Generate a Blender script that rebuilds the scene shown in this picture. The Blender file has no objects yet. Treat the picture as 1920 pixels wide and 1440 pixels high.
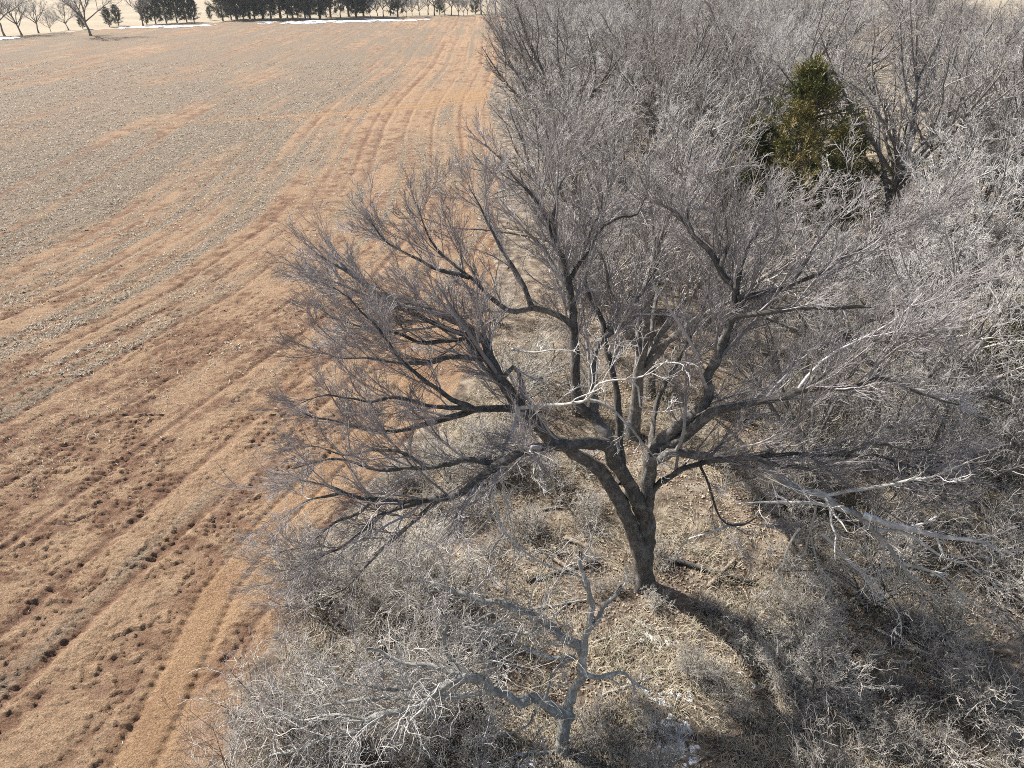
import bpy, math, random
import numpy as np

R = math.radians
scene = bpy.context.scene
COL = scene.collection

# ------------------------------------------------------------------ camera, sky, sun, exposure
CAM_H = 15.0
PITCH = R(30.7)
FPX = 1331.0                                   # focal length in photograph pixels (1920 wide)
cam_d = bpy.data.cameras.new('camera')
cam = bpy.data.objects.new('camera', cam_d)
COL.objects.link(cam)
cam.location = (0, 0, CAM_H)
cam.rotation_euler = (math.pi / 2 - PITCH, 0, 0)
cam_d.sensor_width = 36.0
cam_d.lens = 36.0 * FPX / 1920.0
cam_d.clip_start = 0.1
cam_d.clip_end = 9000
scene.camera = cam

SUN_EL = R(41)
SUN_AZ = R(-57)                                # from straight ahead (+Y), negative = to the left
world = bpy.data.worlds.new('World')
scene.world = world
world.use_nodes = True
wn = world.node_tree
wn.nodes.clear()
wo = wn.nodes.new('ShaderNodeOutputWorld')
wb = wn.nodes.new('ShaderNodeBackground')
ws = wn.nodes.new('ShaderNodeTexSky')
ws.sky_type = 'NISHITA'
ws.sun_disc = False
ws.sun_elevation = SUN_EL
ws.sun_rotation = SUN_AZ
ws.air_density = 1.0
ws.dust_density = 2.0
wb.inputs['Strength'].default_value = 0.075
wn.links.new(ws.outputs[0], wb.inputs[0])
wn.links.new(wb.outputs[0], wo.inputs[0])

sun_d = bpy.data.lights.new('sun', 'SUN')
sun_d.energy = 5.0
sun_d.angle = R(0.53)
sun_d.color = (1.0, 0.965, 0.915)
sun = bpy.data.objects.new('sun', sun_d)
COL.objects.link(sun)
# direction towards the sun
sv = (math.sin(SUN_AZ) * math.cos(SUN_EL), math.cos(SUN_AZ) * math.cos(SUN_EL), math.sin(SUN_EL))
import mathutils
sun.rotation_euler = mathutils.Vector(sv).to_track_quat('Z', 'Y').to_euler()
sun.location = (-20, 60, 60)

scene.view_settings.view_transform = 'Standard'
scene.view_settings.look = 'None'
scene.view_settings.gamma = 1.0
scene.view_settings.use_curve_mapping = False
scene.view_settings.exposure = 0.78
scene.cycles.use_denoising = False
scene.cycles.filter_width = 0.95
scene.cycles.max_bounces = 5
scene.cycles.diffuse_bounces = 2
scene.cycles.glossy_bounces = 1
scene.cycles.transparent_max_bounces = 4

# ------------------------------------------------------------------ helpers
CAMP = np.array([0.0, 0.0, CAM_H])
FW = np.array([0, math.cos(PITCH), -math.sin(PITCH)])
UP = np.array([0, math.sin(PITCH), math.cos(PITCH)])
RT = np.array([1.0, 0, 0])


def at(px, py, Y):
    """world point at forward distance Y that stands where the photograph shows pixel px, py"""
    d = FW + (px - 960) / FPX * RT - (py - 720) / FPX * UP
    return CAMP + d * (Y / d[1])


def ground_at(px, py, z=0.0):
    d = FW + (px - 960) / FPX * RT - (py - 720) / FPX * UP
    return CAMP + d * ((z - CAM_H) / d[2])


def vnoise(x, y, seed=0):
    """smooth value noise in 0..1 on arrays"""
    xi = np.floor(x).astype(np.int64)
    yi = np.floor(y).astype(np.int64)
    xf = x - xi
    yf = y - yi
    u = xf * xf * (3 - 2 * xf)
    v = yf * yf * (3 - 2 * yf)

    def h(a, b):
        n = (a * 374761393 + b * 668265263 + seed * 1442695041) & 0x7fffffff
        n = ((n ^ (n >> 13)) * 1274126177) & 0x7fffffff
        n = n ^ (n >> 16)
        return (n & 0xffff) / 65535.0
    return (h(xi, yi) * (1 - u) + h(xi + 1, yi) * u) * (1 - v) + (h(xi, yi + 1) * (1 - u) + h(xi + 1, yi + 1) * u) * v


def fbm(x, y, oct=4, seed=0):
    s = 0
    a = 0.5
    t = 0
    for i in range(oct):
        s = s + a * vnoise(x, y, seed + i * 17)
        t += a
        a *= 0.5
        x = x * 2.03 + 11.7
        y = y * 2.03 - 5.3
    return s / t


def sstep(a, b, x):
    t = np.clip((x - a) / (b - a), 0, 1)
    return t * t * (3 - 2 * t)


def mesh_from(name, verts, faces, uvs=None, smooth=True):
    """verts (N,3); faces list of arrays (M,k)"""
    me = bpy.data.meshes.new(name)
    verts = np.asarray(verts, dtype=np.float32)
    me.vertices.add(len(verts))
    me.vertices.foreach_set('co', verts.ravel())
    faces = [np.asarray(f, dtype=np.int32) for f in faces if len(f)]
    loops = np.concatenate([f.ravel() for f in faces])
    tot = np.concatenate([np.full(len(f), f.shape[1], dtype=np.int32) for f in faces])
    start = np.concatenate([[0], np.cumsum(tot)[:-1]]).astype(np.int32)
    me.loops.add(len(loops))
    me.loops.foreach_set('vertex_index', loops)
    me.polygons.add(len(tot))
    me.polygons.foreach_set('loop_start', start)
    me.polygons.foreach_set('loop_total', tot)
    me.polygons.foreach_set('use_smooth', np.full(len(tot), smooth, dtype=bool))
    me.update(calc_edges=True)
    if uvs is not None:
        ul = me.uv_layers.new(name='UVMap')
        ul.data.foreach_set('uv', np.asarray(uvs, dtype=np.float32)[loops].ravel())
    return me


def norm(v):
    return v / np.maximum(np.linalg.norm(v, axis=-1, keepdims=True), 1e-9)


def tubes(paths, radii, sides):
    """paths (N,K,3), radii (N,K) -> verts, quads, uv of tapered tubes"""
    N, K, _ = paths.shape
    T = np.gradient(paths, axis=1)
    T = norm(T)
    ref = np.where(np.abs(T[:, :1, 2:3]) > 0.9, np.array([1.0, 0, 0]), np.array([0, 0, 1.0]))
    ref = np.repeat(ref, K, axis=1)
    A = norm(np.cross(T, ref))
    for k in range(1, K):                       # carry the frame along so the tube does not twist
        p = A[:, k - 1] - (A[:, k - 1] * T[:, k]).sum(-1, keepdims=True) * T[:, k]
        A[:, k] = norm(p)
    B = np.cross(T, A)
    ang = np.arange(sides) * 2 * math.pi / sides
    ring = paths[:, :, None, :] + radii[:, :, None, None] * (
        np.cos(ang)[None, None, :, None] * A[:, :, None, :] + np.sin(ang)[None, None, :, None] * B[:, :, None, :])
    verts = ring.reshape(-1, 3)
    base = (np.arange(N) * K * sides)[:, None, None]
    k = (np.arange(K - 1) * sides)[None, :, None]
    s = np.arange(sides)[None, None, :]
    s2 = (s + 1) % sides
    q = np.stack([base + k + s, base + k + s2, base + k + sides + s2, base + k + sides + s], -1).reshape(-1, 4)
    L = np.concatenate([np.zeros((N, 1)), np.cumsum(np.linalg.norm(np.diff(paths, axis=1), axis=-1), 1)], 1)
    uv = np.stack([np.broadcast_to((np.minimum(ang, 2 * math.pi - ang))[None, None, :], (N, K, sides)),
                   np.broadcast_to(L[:, :, None], (N, K, sides))], -1).reshape(-1, 2)
    return verts, q, uv


def rough(v, p, sides, amp, seed):
    """knots and flutes: push every ring vertex in or out"""
    c = np.repeat(p, sides, axis=0)
    k = np.arange(len(v))
    a = (k % sides) * 2 * math.pi / sides
    l = k // sides
    n = fbm(np.cos(a) * 1.6 + l * .33 + seed * 3.1, np.sin(a) * 1.6 + l * .21, 3, seed) - .5
    return c + (v - c) * (1 + amp * 2 * n)[:, None]


class Tubes:
    def __init__(self):
        self.v, self.f, self.u, self.n = [], [], [], 0

    def add(self, paths, radii, sides):
        if len(paths) == 0:
            return self
        v, q, u = tubes(paths, radii, sides)
        self.v.append(v)
        self.f.append(q + self.n)
        self.u.append(u)
        self.n += len(v)
        return self

    def mesh(self, name):
        return mesh_from(name, np.concatenate(self.v), [np.concatenate(self.f)], np.concatenate(self.u))


def resample(P, K, r0, r1, rng, wob=0.0, power=0.8):
    """smooth crooked path through control points"""
    P = np.asarray(P, float)
    n = len(P)
    seg = np.linalg.norm(np.diff(P, axis=0), axis=1)
    t = np.concatenate([[0], np.cumsum(seg)])
    L = t[-1]
    q = np.linspace(0, L, K)
    Pe = np.vstack([2 * P[0] - P[1], P, 2 * P[-1] - P[-2]])
    out = np.zeros((K, 3))
    idx = np.clip(np.searchsorted(t, q, side='right') - 1, 0, n - 2)
    u = (q - t[idx]) / np.maximum(seg[idx], 1e-9)
    u = u[:, None]
    p0, p1, p2, p3 = Pe[idx], Pe[idx + 1], Pe[idx + 2], Pe[idx + 3]
    out = 0.5 * (2 * p1 + (p2 - p0) * u + (2 * p0 - 5 * p1 + 4 * p2 - p3) * u ** 2 + (3 * p1 - p0 - 3 * p2 + p3) * u ** 3)
    if wob:
        w = rng.normal(0, wob, (K, 3))
        w[0] = 0
        w[1:-1] = 0.25 * w[:-2] + 0.5 * w[1:-1] + 0.25 * w[2:]
        out = out + w
    s = (q / L)
    rad = r1 + (r0 - r1) * (1 - s) ** power
    return out, rad, L


def grow(paths, radii, per, t0, t1, ang, ang_sd, length, K, rng, up=0.15, curl=0.18, trop=0.06,
         rratio=0.6, rmax=1.0, rtip=0.003, droop=0.0, keep=None, taper=0.6):
    """children on every parent path; per = expected number per parent (scalar or array); length(t, parent_len) -> metres"""
    N, Kp, _ = paths.shape
    plen = np.linalg.norm(np.diff(paths, axis=1), axis=-1).sum(1)
    per = np.broadcast_to(np.asarray(per, float), (N,))
    cnt = np.floor(per + rng.random(N)).astype(int)
    idx = np.repeat(np.arange(N), cnt)
    M = len(idx)
    if M == 0:
        return np.zeros((0, K, 3)), np.zeros((0, K))
    j = np.concatenate([np.arange(c) for c in cnt]) if M else np.zeros(0)
    tt = (j + rng.random(M)) / np.maximum(cnt[idx], 1)
    t = t0 + (t1 - t0) * tt
    f = t * (Kp - 1)
    i = np.clip(f.astype(int), 0, Kp - 2)
    u = (f - i)[:, None]
    pos = paths[idx, i] * (1 - u) + paths[idx, i + 1] * u
    T = norm(paths[idx, i + 1] - paths[idx, i])
    pr = radii[idx, i] * (1 - u[:, 0]) + radii[idx, i + 1] * u[:, 0]
    ref = rng.normal(0, 1, (M, 3))
    Nn = norm(np.cross(T, ref))
    a = np.clip(rng.normal(ang, ang_sd, M), 0.12, 1.7)[:, None]
    d = norm(np.cos(a) * T + np.sin(a) * Nn)
    d[:, 2] += up
    d = norm(d)
    Ls = length(t, plen[idx]) * rng.uniform(0.6, 1.35, M)
    step = (Ls / (K - 1))[:, None]
    out = np.zeros((M, K, 3))
    out[:, 0] = pos
    for k in range(1, K):
        out[:, k] = out[:, k - 1] + d * step
        d = d + rng.normal(0, curl, (M, 3))
        d[:, 2] += trop - droop
        d = norm(d)
    r0 = np.minimum(pr * rratio * rng.uniform(0.75, 1.1, M), rmax)
    r0 = np.maximum(r0, rtip * 1.15)
    s = np.linspace(0, 1, K)[None, :]
    rad = rtip + (r0[:, None] - rtip) * (1 - s) ** taper
    if keep is not None:
        m = keep(out)
        out, rad = out[m], rad[m]
    return out, rad


def tag(o, label=None, cat=None, group=None, kind=None):
    if label:
        o['label'] = label
    if cat:
        o['category'] = cat
    if group:
        o['group'] = group
    if kind:
        o['kind'] = kind
    return o


def obj(name, me, mat, parent=None):
    o = bpy.data.objects.new(name, me)
    COL.objects.link(o)
    if mat is not None and len(me.materials) == 0:
        me.materials.append(mat)
    if parent is not None:
        o.parent = parent
    return o


def empty(name, loc, rz=0.0, sc=1.0):
    o = bpy.data.objects.new(name, None)
    o.empty_display_size = 0.3
    COL.objects.link(o)
    o.location = loc
    o.rotation_euler = (0, 0, rz)
    o.scale = (sc, sc, sc)
    return o


# ------------------------------------------------------------------ materials
def new_mat(name):
    m = bpy.data.materials.new(name)
    m.use_nodes = True
    nt = m.node_tree
    return m, nt, nt.nodes['Principled BSDF']


def N_(nt, t, **kw):
    n = nt.nodes.new(t)
    for k, v in kw.items():
        if k in n.inputs:
            n.inputs[k].default_value = v
        else:
            setattr(n, k, v)
    return n


def ramp(nt, fac, stops):
    r = nt.nodes.new('ShaderNodeValToRGB')
    el = r.color_ramp.elements
    while len(el) < len(stops):
        el.new(0.5)
    for e, (p, c) in zip(el, stops):
        e.position = p
        e.color = (*c, 1)
    nt.links.new(fac, r.inputs[0])
    return r


def mixc(nt, fac, a, b, mode='MIX'):
    m = nt.nodes.new('ShaderNodeMix')
    m.data_type = 'RGBA'
    m.blend_type = mode
    for s, v in ((0, fac), (6, a), (7, b)):
        if hasattr(v, 'is_linked') or hasattr(v, 'links'):
            nt.links.new(v, m.inputs[s])
        else:
            m.inputs[s].default_value = v if s == 0 else (*v, 1)
    return m.outputs[2]


def bark_mat(name, dark, light, rough=0.8, scale=9.0, bump=0.6, rand=0.25):
    m, nt, b = new_mat(name)
    uv = N_(nt, 'ShaderNodeUVMap', uv_map='UVMap')
    mp = N_(nt, 'ShaderNodeMapping')
    mp.inputs['Scale'].default_value = (5.0, 1.8, 1)
    nt.links.new(uv.outputs[0], mp.inputs[0])
    ridg = N_(nt, 'ShaderNodeTexNoise', Scale=scale * 0.35, Detail=5.0, Roughness=0.7, Distortion=0.4)
    nt.links.new(mp.outputs[0], ridg.inputs['Vector'])
    oc = N_(nt, 'ShaderNodeTexCoord')
    blot = N_(nt, 'ShaderNodeTexNoise', Scale=scale * 0.45, Detail=4.0, Roughness=0.7)
    nt.links.new(oc.outputs['Object'], blot.inputs['Vector'])
    c1 = ramp(nt, ridg.outputs[0], [(0.35, dark), (0.62, light)])
    pale = tuple(min(1, x * 1.5) for x in light)
    c2 = ramp(nt, blot.outputs[0], [(0.48, (0, 0, 0)), (0.68, (1, 1, 1))])
    col = mixc(nt, c2.outputs[0], c1.outputs[0], pale)
    oi = N_(nt, 'ShaderNodeObjectInfo')
    rr = ramp(nt, oi.outputs['Random'], [(0.0, (1 - rand,) * 3), (1.0, (1 + rand,) * 3)])
    col = mixc(nt, 1.0, col, rr.outputs[0], 'MULTIPLY')
    nt.links.new(col, b.inputs['Base Color'])
    b.inputs['Roughness'].default_value = rough
    b.inputs['Specular IOR Level'].default_value = 0.3
    bp = N_(nt, 'ShaderNodeBump', Strength=bump, Distance=0.03)
    nt.links.new(ridg.outputs[0], bp.inputs['Height'])
    nt.links.new(bp.outputs[0], b.inputs['Normal'])
    return m


def twig_mat(name, a, bcol, rough=0.55, spec=0.4, rand=0.2):
    m, nt, b = new_mat(name)
    g = N_(nt, 'ShaderNodeNewGeometry')
    oi = N_(nt, 'ShaderNodeObjectInfo')
    c = mixc(nt, g.outputs['Random Per Island'], a, bcol)
    rr = ramp(nt, oi.outputs['Random'], [(0.0, (1 - rand, (1 - rand) * .97, (1 - rand) * .95)), (0.5, (1.0, 0.97, 0.95)), (1.0, (1 + rand, 1 + rand, 1 + rand))])
    c = mixc(nt, 1.0, c, rr.outputs[0], 'MULTIPLY')
    nt.links.new(c, b.inputs['Base Color'])
    b.inputs['Roughness'].default_value = rough
    b.inputs['Specular IOR Level'].default_value = spec
    return m


M_BARK = bark_mat('bark_dark', (0.04, 0.036, 0.032), (0.215, 0.197, 0.175), bump=1.0)
M_BARK_G = bark_mat('bark_grey', (0.065, 0.058, 0.052), (0.21, 0.195, 0.178), rand=0.35)
M_DEAD = bark_mat('bark_dead_pale', (0.30, 0.28, 0.25), (0.66, 0.625, 0.565), rough=0.7)
M_DEAD2 = bark_mat('bark_lichen_grey', (0.22, 0.207, 0.18), (0.70, 0.68, 0.61), rough=0.8, bump=1.0, scale=14.0)
M_LOG = bark_mat('fallen_wood', (0.20, 0.15, 0.11), (0.42, 0.34, 0.26), rough=0.85)
M_TWIG_P = twig_mat('twigs_main', (0.20, 0.18, 0.177), (0.50, 0.467, 0.455))
M_TWIG_G = twig_mat('twigs_grey', (0.26, 0.248, 0.233), (0.62, 0.595, 0.56), rand=0.4)
M_TWIG_GS = twig_mat('twigs_silver', (0.30, 0.287, 0.27), (0.66, 0.635, 0.60), rand=0.3)
M_TWIG_GB = twig_mat('twigs_brown', (0.19, 0.165, 0.15), (0.42, 0.385, 0.35), rand=0.3)
M_TWIG_DP = twig_mat('twigs_bleached', (0.46, 0.44, 0.41), (0.76, 0.735, 0.69))
M_TWIG_D = twig_mat('twigs_dead', (0.36, 0.34, 0.315), (0.62, 0.595, 0.555))
M_TWIG_R = twig_mat('twigs_red_brown', (0.24, 0.17, 0.145), (0.44, 0.34, 0.30))
M_TWIG_S = twig_mat('twigs_shrub', (0.34, 0.315, 0.275), (0.66, 0.62, 0.55), rand=0.3)


def simple_noise_mat(name, stops, scale, rough=0.9, bump=0.0, bscale=None, dist=0.05, island=None):
    m, nt, b = new_mat(name)
    oc = N_(nt, 'ShaderNodeTexCoord')
    n = N_(nt, 'ShaderNodeTexNoise', Scale=scale, Detail=6.0, Roughness=0.65)
    nt.links.new(oc.outputs['Object'], n.inputs['Vector'])
    if island:
        g = N_(nt, 'ShaderNodeNewGeometry')
        c = ramp(nt, g.outputs['Random Per Island'], stops).outputs[0]
        d = ramp(nt, n.outputs[0], [(0.3, (0.75,) * 3), (0.7, (1.2,) * 3)])
        c = mixc(nt, 1.0, c, d.outputs[0], 'MULTIPLY')
    else:
        c = ramp(nt, n.outputs[0], stops).outputs[0]
    nt.links.new(c, b.inputs['Base Color'])
    b.inputs['Roughness'].default_value = rough
    b.inputs['Specular IOR Level'].default_value = 0.15
    if bump:
        n2 = N_(nt, 'ShaderNodeTexNoise', Scale=bscale or scale * 4, Detail=5.0, Roughness=0.7)
        nt.links.new(oc.outputs['Object'], n2.inputs['Vector'])
        bp = N_(nt, 'ShaderNodeBump', Strength=bump, Distance=dist)
        nt.links.new(n2.outputs[0], bp.inputs['Height'])
        nt.links.new(bp.outputs[0], b.inputs['Normal'])
    return m


# field soil: pale dried crust and redder broken soil, greyish crop residue in patches (attributes carry the patches)
def soil_material():
    m, nt, b = new_mat('red_soil')
    oc = N_(nt, 'ShaderNodeTexCoord')
    at_c = N_(nt, 'ShaderNodeAttribute', attribute_name='crust')
    at_r = N_(nt, 'ShaderNodeAttribute', attribute_name='residue')
    at_t = N_(nt, 'ShaderNodeAttribute', attribute_name='track')
    n1 = N_(nt, 'ShaderNodeTexNoise', Scale=2.2, Detail=8.0, Roughness=0.75)
    nt.links.new(oc.outputs['Object'], n1.inputs['Vector'])
    n2 = N_(nt, 'ShaderNodeTexNoise', Scale=9.0, Detail=6.0, Roughness=0.75)
    nt.links.new(oc.outputs['Object'], n2.inputs['Vector'])
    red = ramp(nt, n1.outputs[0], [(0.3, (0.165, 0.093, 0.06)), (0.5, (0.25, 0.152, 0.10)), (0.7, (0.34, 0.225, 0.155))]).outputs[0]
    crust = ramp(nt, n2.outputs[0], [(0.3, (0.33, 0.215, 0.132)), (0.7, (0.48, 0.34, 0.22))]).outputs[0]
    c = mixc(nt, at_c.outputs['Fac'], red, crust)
    res = ramp(nt, n2.outputs[0], [(0.36, (0.11, 0.078, 0.055)), (0.48, (0.23, 0.18, 0.132)), (0.6, (0.37, 0.31, 0.235))]).outputs[0]
    c = mixc(nt, at_r.outputs['Fac'], c, res)
    trk = ramp(nt, n2.outputs[0], [(0.3, (0.33, 0.20, 0.11)), (0.7, (0.46, 0.305, 0.182))]).outputs[0]
    c = mixc(nt, at_t.outputs['Fac'], c, trk)
    n4 = N_(nt, 'ShaderNodeTexNoise', Scale=24.0, Detail=4.0, Roughness=0.8)
    nt.links.new(oc.outputs['Object'], n4.inputs['Vector'])
    gr = ramp(nt, n4.outputs[0], [(0.36, (0.55, 0.50, 0.47)), (0.5, (1, 1, 1)), (0.62, (1.25, 1.24, 1.22))])
    c = mixc(nt, 1.0, c, gr.outputs[0], 'MULTIPLY')
    nt.links.new(c, b.inputs['Base Color'])
    b.inputs['Roughness'].default_value = 0.95
    b.inputs['Specular IOR Level'].default_value = 0.1
    n3 = N_(nt, 'ShaderNodeTexNoise', Scale=14.0, Detail=6.0, Roughness=0.75)
    nt.links.new(oc.outputs['Object'], n3.inputs['Vector'])
    bp = N_(nt, 'ShaderNodeBump', Strength=1.0, Distance=0.12)
    nt.links.new(n3.outputs[0], bp.inputs['Height'])
    nt.links.new(bp.outputs[0], b.inputs['Normal'])
    return m


M_SOIL = soil_material()
M_FLOOR = simple_noise_mat('woodland_soil', [(0.36, (0.075, 0.055, 0.04)), (0.5, (0.20, 0.155, 0.115)), (0.64, (0.38, 0.315, 0.235))], 1.6, bump=0.8, bscale=16, dist=0.08)
M_PASTURE = simple_noise_mat('dry_pasture', [(0.3, (0.33, 0.265, 0.18)), (0.7, (0.46, 0.385, 0.275))], 0.06, bump=0.3, bscale=3, dist=0.1)
M_LEAF = simple_noise_mat('dead_leaves', [(0.0, (0.20, 0.135, 0.09)), (0.3, (0.32, 0.235, 0.165)), (0.65, (0.43, 0.335, 0.245)), (1.0, (0.54, 0.45, 0.34))], 0.6, island=True, rough=0.75)
M_GRASS = simple_noise_mat('dry_grass', [(0.0, (0.24, 0.20, 0.13)), (0.5, (0.43, 0.375, 0.27)), (1.0, (0.60, 0.545, 0.43))], 0.5, island=True, rough=0.7)
M_STRAW = simple_noise_mat('straw', [(0.0, (0.28, 0.225, 0.16)), (0.5, (0.45, 0.385, 0.295)), (1.0, (0.68, 0.61, 0.49))], 0.5, island=True, rough=0.7)
M_CLOD = simple_noise_mat('soil_clods', [(0.0, (0.22, 0.105, 0.058)), (0.6, (0.33, 0.18, 0.10)), (1.0, (0.45, 0.28, 0.17))], 0.5, island=True)
M_SNOW = simple_noise_mat('old_snow', [(0.3, (0.74, 0.77, 0.82)), (0.7, (0.86, 0.88, 0.90))], 4.0, rough=0.6, bump=0.3, bscale=12)
M_CEDAR = simple_noise_mat('cedar_foliage', [(0.38, (0.10, 0.115, 0.042)), (0.48, (0.19, 0.188, 0.07)), (0.55, (0.28, 0.235, 0.09)), (0.65, (0.38, 0.29, 0.125))], 0.3, rough=0.7)
M_CEDAR_D = simple_noise_mat('cedar_foliage_dark', [(0.3, (0.05, 0.062, 0.036)), (0.7, (0.115, 0.12, 0.072))], 0.6, rough=0.7)

# ------------------------------------------------------------------ the setting: field, woodland floor, pasture
EDGE_Y = np.array([-5, 8, 11, 14, 17, 21, 25, 30, 70, 90, 100, 140, 300.0])
EDGE_X = np.array([-6.2, -6.0, -5.9, -5.9, -5.1, -3.4, -1.8, -0.6, -0.8, -2.4, -2.6, -2.2, -1.5])


def edge_x(y):
    return np.interp(y, EDGE_Y, EDGE_X)


def far_y(x):                                   # the far boundary of the field, along the tree line
    return np.interp(x, [-160, -118, -98, -80, 0, 40], [178, 188, 220, 236, 266, 272])


def row_curve(y):
    return np.interp(y, [0, 15, 24.4, 35.3, 47, 60, 78, 88, 95, 130, 170, 220, 270],
                     [-14, -9.3, -6.0, -1.9, 0, -0.6, -2.3, -2.8, -2.9, -2.0, -3.2, -4.5, -6])


def spaced(segs):
    out = []
    for a, b, da, db in segs:
        x = a
        while x < b:
            out.append(x)
            x += da + (db - da) * (x - a) / (b - a)
    out.append(segs[-1][1])
    return np.array(out)


CROSS = np.array([(-75, 76), (-38, 81), (-22, 86), (-10, 92), (-1.4, 98.5), (6, 101)], float)


def cross_y(x):
    return np.interp(x, CROSS[:, 0], CROSS[:, 1])


def field_lean(X, Y):
    xb = np.interp(Y, [20, 30, 40, 64, 90, 110, 200], [-42, -38, -30, -19, -18, -14, -10])
    return 0.24 * sstep(12, -14, X - xb) - 0.085 - 0.06 * (1 - sstep(24, 44, Y)) - 0.10 * sstep(130, 210, Y)


def field_band(xsegs, ysegs):
    xs = -spaced(xsegs)[::-1]
    ys = spaced(ysegs)
    X, Y = np.meshgrid(xs, ys)
    edge = edge_x(Y)
    c = row_curve(Y)
    rx = X - c                                   # coordinate across the rows
    wob = 0.35 * (fbm(X * 0.25, Y * 0.12, 3, 3) - 0.5)
    # churned pits, longer across the view than along it
    big = fbm(X * 0.33, Y * 0.45, 4, 21)
    mid = fbm(rx * 1.3, Y * 0.5, 3, 24)
    churn = 0.35 + 0.65 * sstep(0.38, 0.60, big * 0.45 + mid * 0.55)
    wx = X + 0.35 * (fbm(X * 1.3, Y * 1.3, 2, 46) - .5)
    pit = 0.66 * fbm(wx * 5.6 + 2.2 * Y, Y * 8.6, 2, 40) + 0.34 * fbm(wx * 2.1 + Y, Y * 3.4, 2, 44)
    pit2 = fbm(X * 7.5 + 0.6 * Y, Y * 9.0, 2, 60)
    pits = sstep(0.465, 0.53, pit + 0.10 * (churn - 0.55))
    fade = np.exp(-np.maximum(Y - 30, 0) / 40)
    z = -0.08 * pits * churn * (0.35 + 0.65 * fade) + 0.035 * (pit2 - 0.5) * churn
    z += 0.03 * (fbm(X * 0.5, Y * 0.5, 3, 5) - 0.5)
    streak = fbm(rx * 1.6, Y * 0.045, 3, 140)
    streak2 = fbm(rx * 0.55 + 7, Y * 0.02, 3, 150)
    # rows of the drill and the deeper wheel tracks every few rows
    rows = np.cos(2 * math.pi * (rx + wob * 0.3) / 0.9)
    rmask = sstep(0.42, 0.62, fbm(rx * 0.09 + 3, Y * 0.035, 3, 77))
    z += 0.008 * rows * rmask
    lines = np.zeros_like(X)
    ridge = np.zeros_like(X)
    rng = np.random.default_rng(4)
    x0 = 6.0
    while x0 > -90:
        w = rng.uniform(0.10, 0.24)
        dpt = rng.uniform(0.35, 1.0)
        m = sstep(0.30, 0.46, fbm(Y * 0.05 + x0 * 9, Y * 0 + x0, 3, 9))
        ridge = np.maximum(ridge, dpt * m * np.exp(-((rx - x0 - 2.2 * w + wob * 0.5) / (1.1 * w)) ** 2))
        lines = np.maximum(lines, dpt * m * np.exp(-((rx - x0 + wob * 0.5) / w) ** 2))
        x0 -= rng.uniform(1.1, 2.9)
    z += 0.022 * ridge - 0.075 * lines
    # wheel track along the wood's edge
    tx = edge - 2.45 + 0.25 * np.sin(Y * 0.13)
    near = 1 - sstep(24, 34, Y)
    strip = np.exp(-((X - tx) / 0.75) ** 4) * near
    z = z * (1 - 0.75 * strip)
    for o in (-0.55, 0.42):
        z -= 0.10 * np.exp(-((X - tx - o) / 0.11) ** 2) * near * (0.75 + 0.25 * np.sin(Y * 23))
    z += 0.05 * np.exp(-((X - tx + 0.95) / 0.22) ** 2) * near * vnoise(X * 4, Y * 4, 8)
    # cross track to the gap in the wood
    fine0 = fbm(X * .8, Y * .8, 3, 35)
    cy = cross_y(X)
    cstrip = np.exp(-((Y - cy) / (1.3 + 0.07 * np.maximum(X + 22, 0))) ** 4) * sstep(-48, -16, X) * (.8 + .4 * fine0)
    z = z * (1 - 0.6 * cstrip)
    for o in (-1.0, 0.9):
        z -= 0.10 * np.exp(-((Y - cy - o) / 0.3) ** 2) * sstep(-75, -35, X)
    # gap with sandy ground where the track enters the wood
    d2 = ((X + 3) / 8.0) ** 2 + ((Y - 99) / 5.5) ** 2
    sand = np.exp(-d2)
    # colour patches
    pl = fbm(X * 1.7, Y * 2.2, 4, 90)
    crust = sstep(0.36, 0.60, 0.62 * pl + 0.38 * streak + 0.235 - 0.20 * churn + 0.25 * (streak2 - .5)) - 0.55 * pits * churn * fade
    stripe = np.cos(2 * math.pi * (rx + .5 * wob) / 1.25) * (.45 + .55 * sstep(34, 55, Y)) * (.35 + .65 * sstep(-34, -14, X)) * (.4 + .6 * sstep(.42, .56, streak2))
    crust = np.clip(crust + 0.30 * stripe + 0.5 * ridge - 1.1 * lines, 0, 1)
    rn = fbm(rx * 0.11, Y * 0.05, 4, 101)
    fine = fbm(X * 1.3, Y * 1.3, 3, 33)
    lean = field_lean(X, Y)
    residue = sstep(0.42, 0.70, rn * 0.5 + fine * 0.2 + 0.55 * (streak - .5) + 0.5 * (streak2 - .5) + .15 + lean + .03) * (1 - np.clip(1.3 * lines, 0, 1)) * 0.94
    track = np.clip(np.maximum(strip * 0.75, np.maximum(cstrip * 0.95, 1.2 * sand)), 0, 1)
    verts = np.stack([X, Y, z], -1).reshape(-1, 3)
    ny, nx = X.shape
    a = (np.arange(ny - 1)[:, None] * nx + np.arange(nx - 1)[None, :])
    q = np.stack([a, a + 1, a + nx + 1, a + nx], -1)
    cx = 0.5 * (X[:-1, :-1] + X[1:, 1:])
    cyy = 0.5 * (Y[:-1, :-1] + Y[1:, 1:])
    keep = (cx < edge_x(cyy) + 1.6) & (cyy < far_y(cx)) & (cx > -0.9 * cyy - 16)
    q = q[keep]
    used = np.zeros(len(verts), bool)
    used[q.ravel()] = True
    remap = np.cumsum(used) - 1
    return verts[used], remap[q], [a_.reshape(-1)[used].astype(np.float32) for a_ in (crust, residue, track)]


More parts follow.
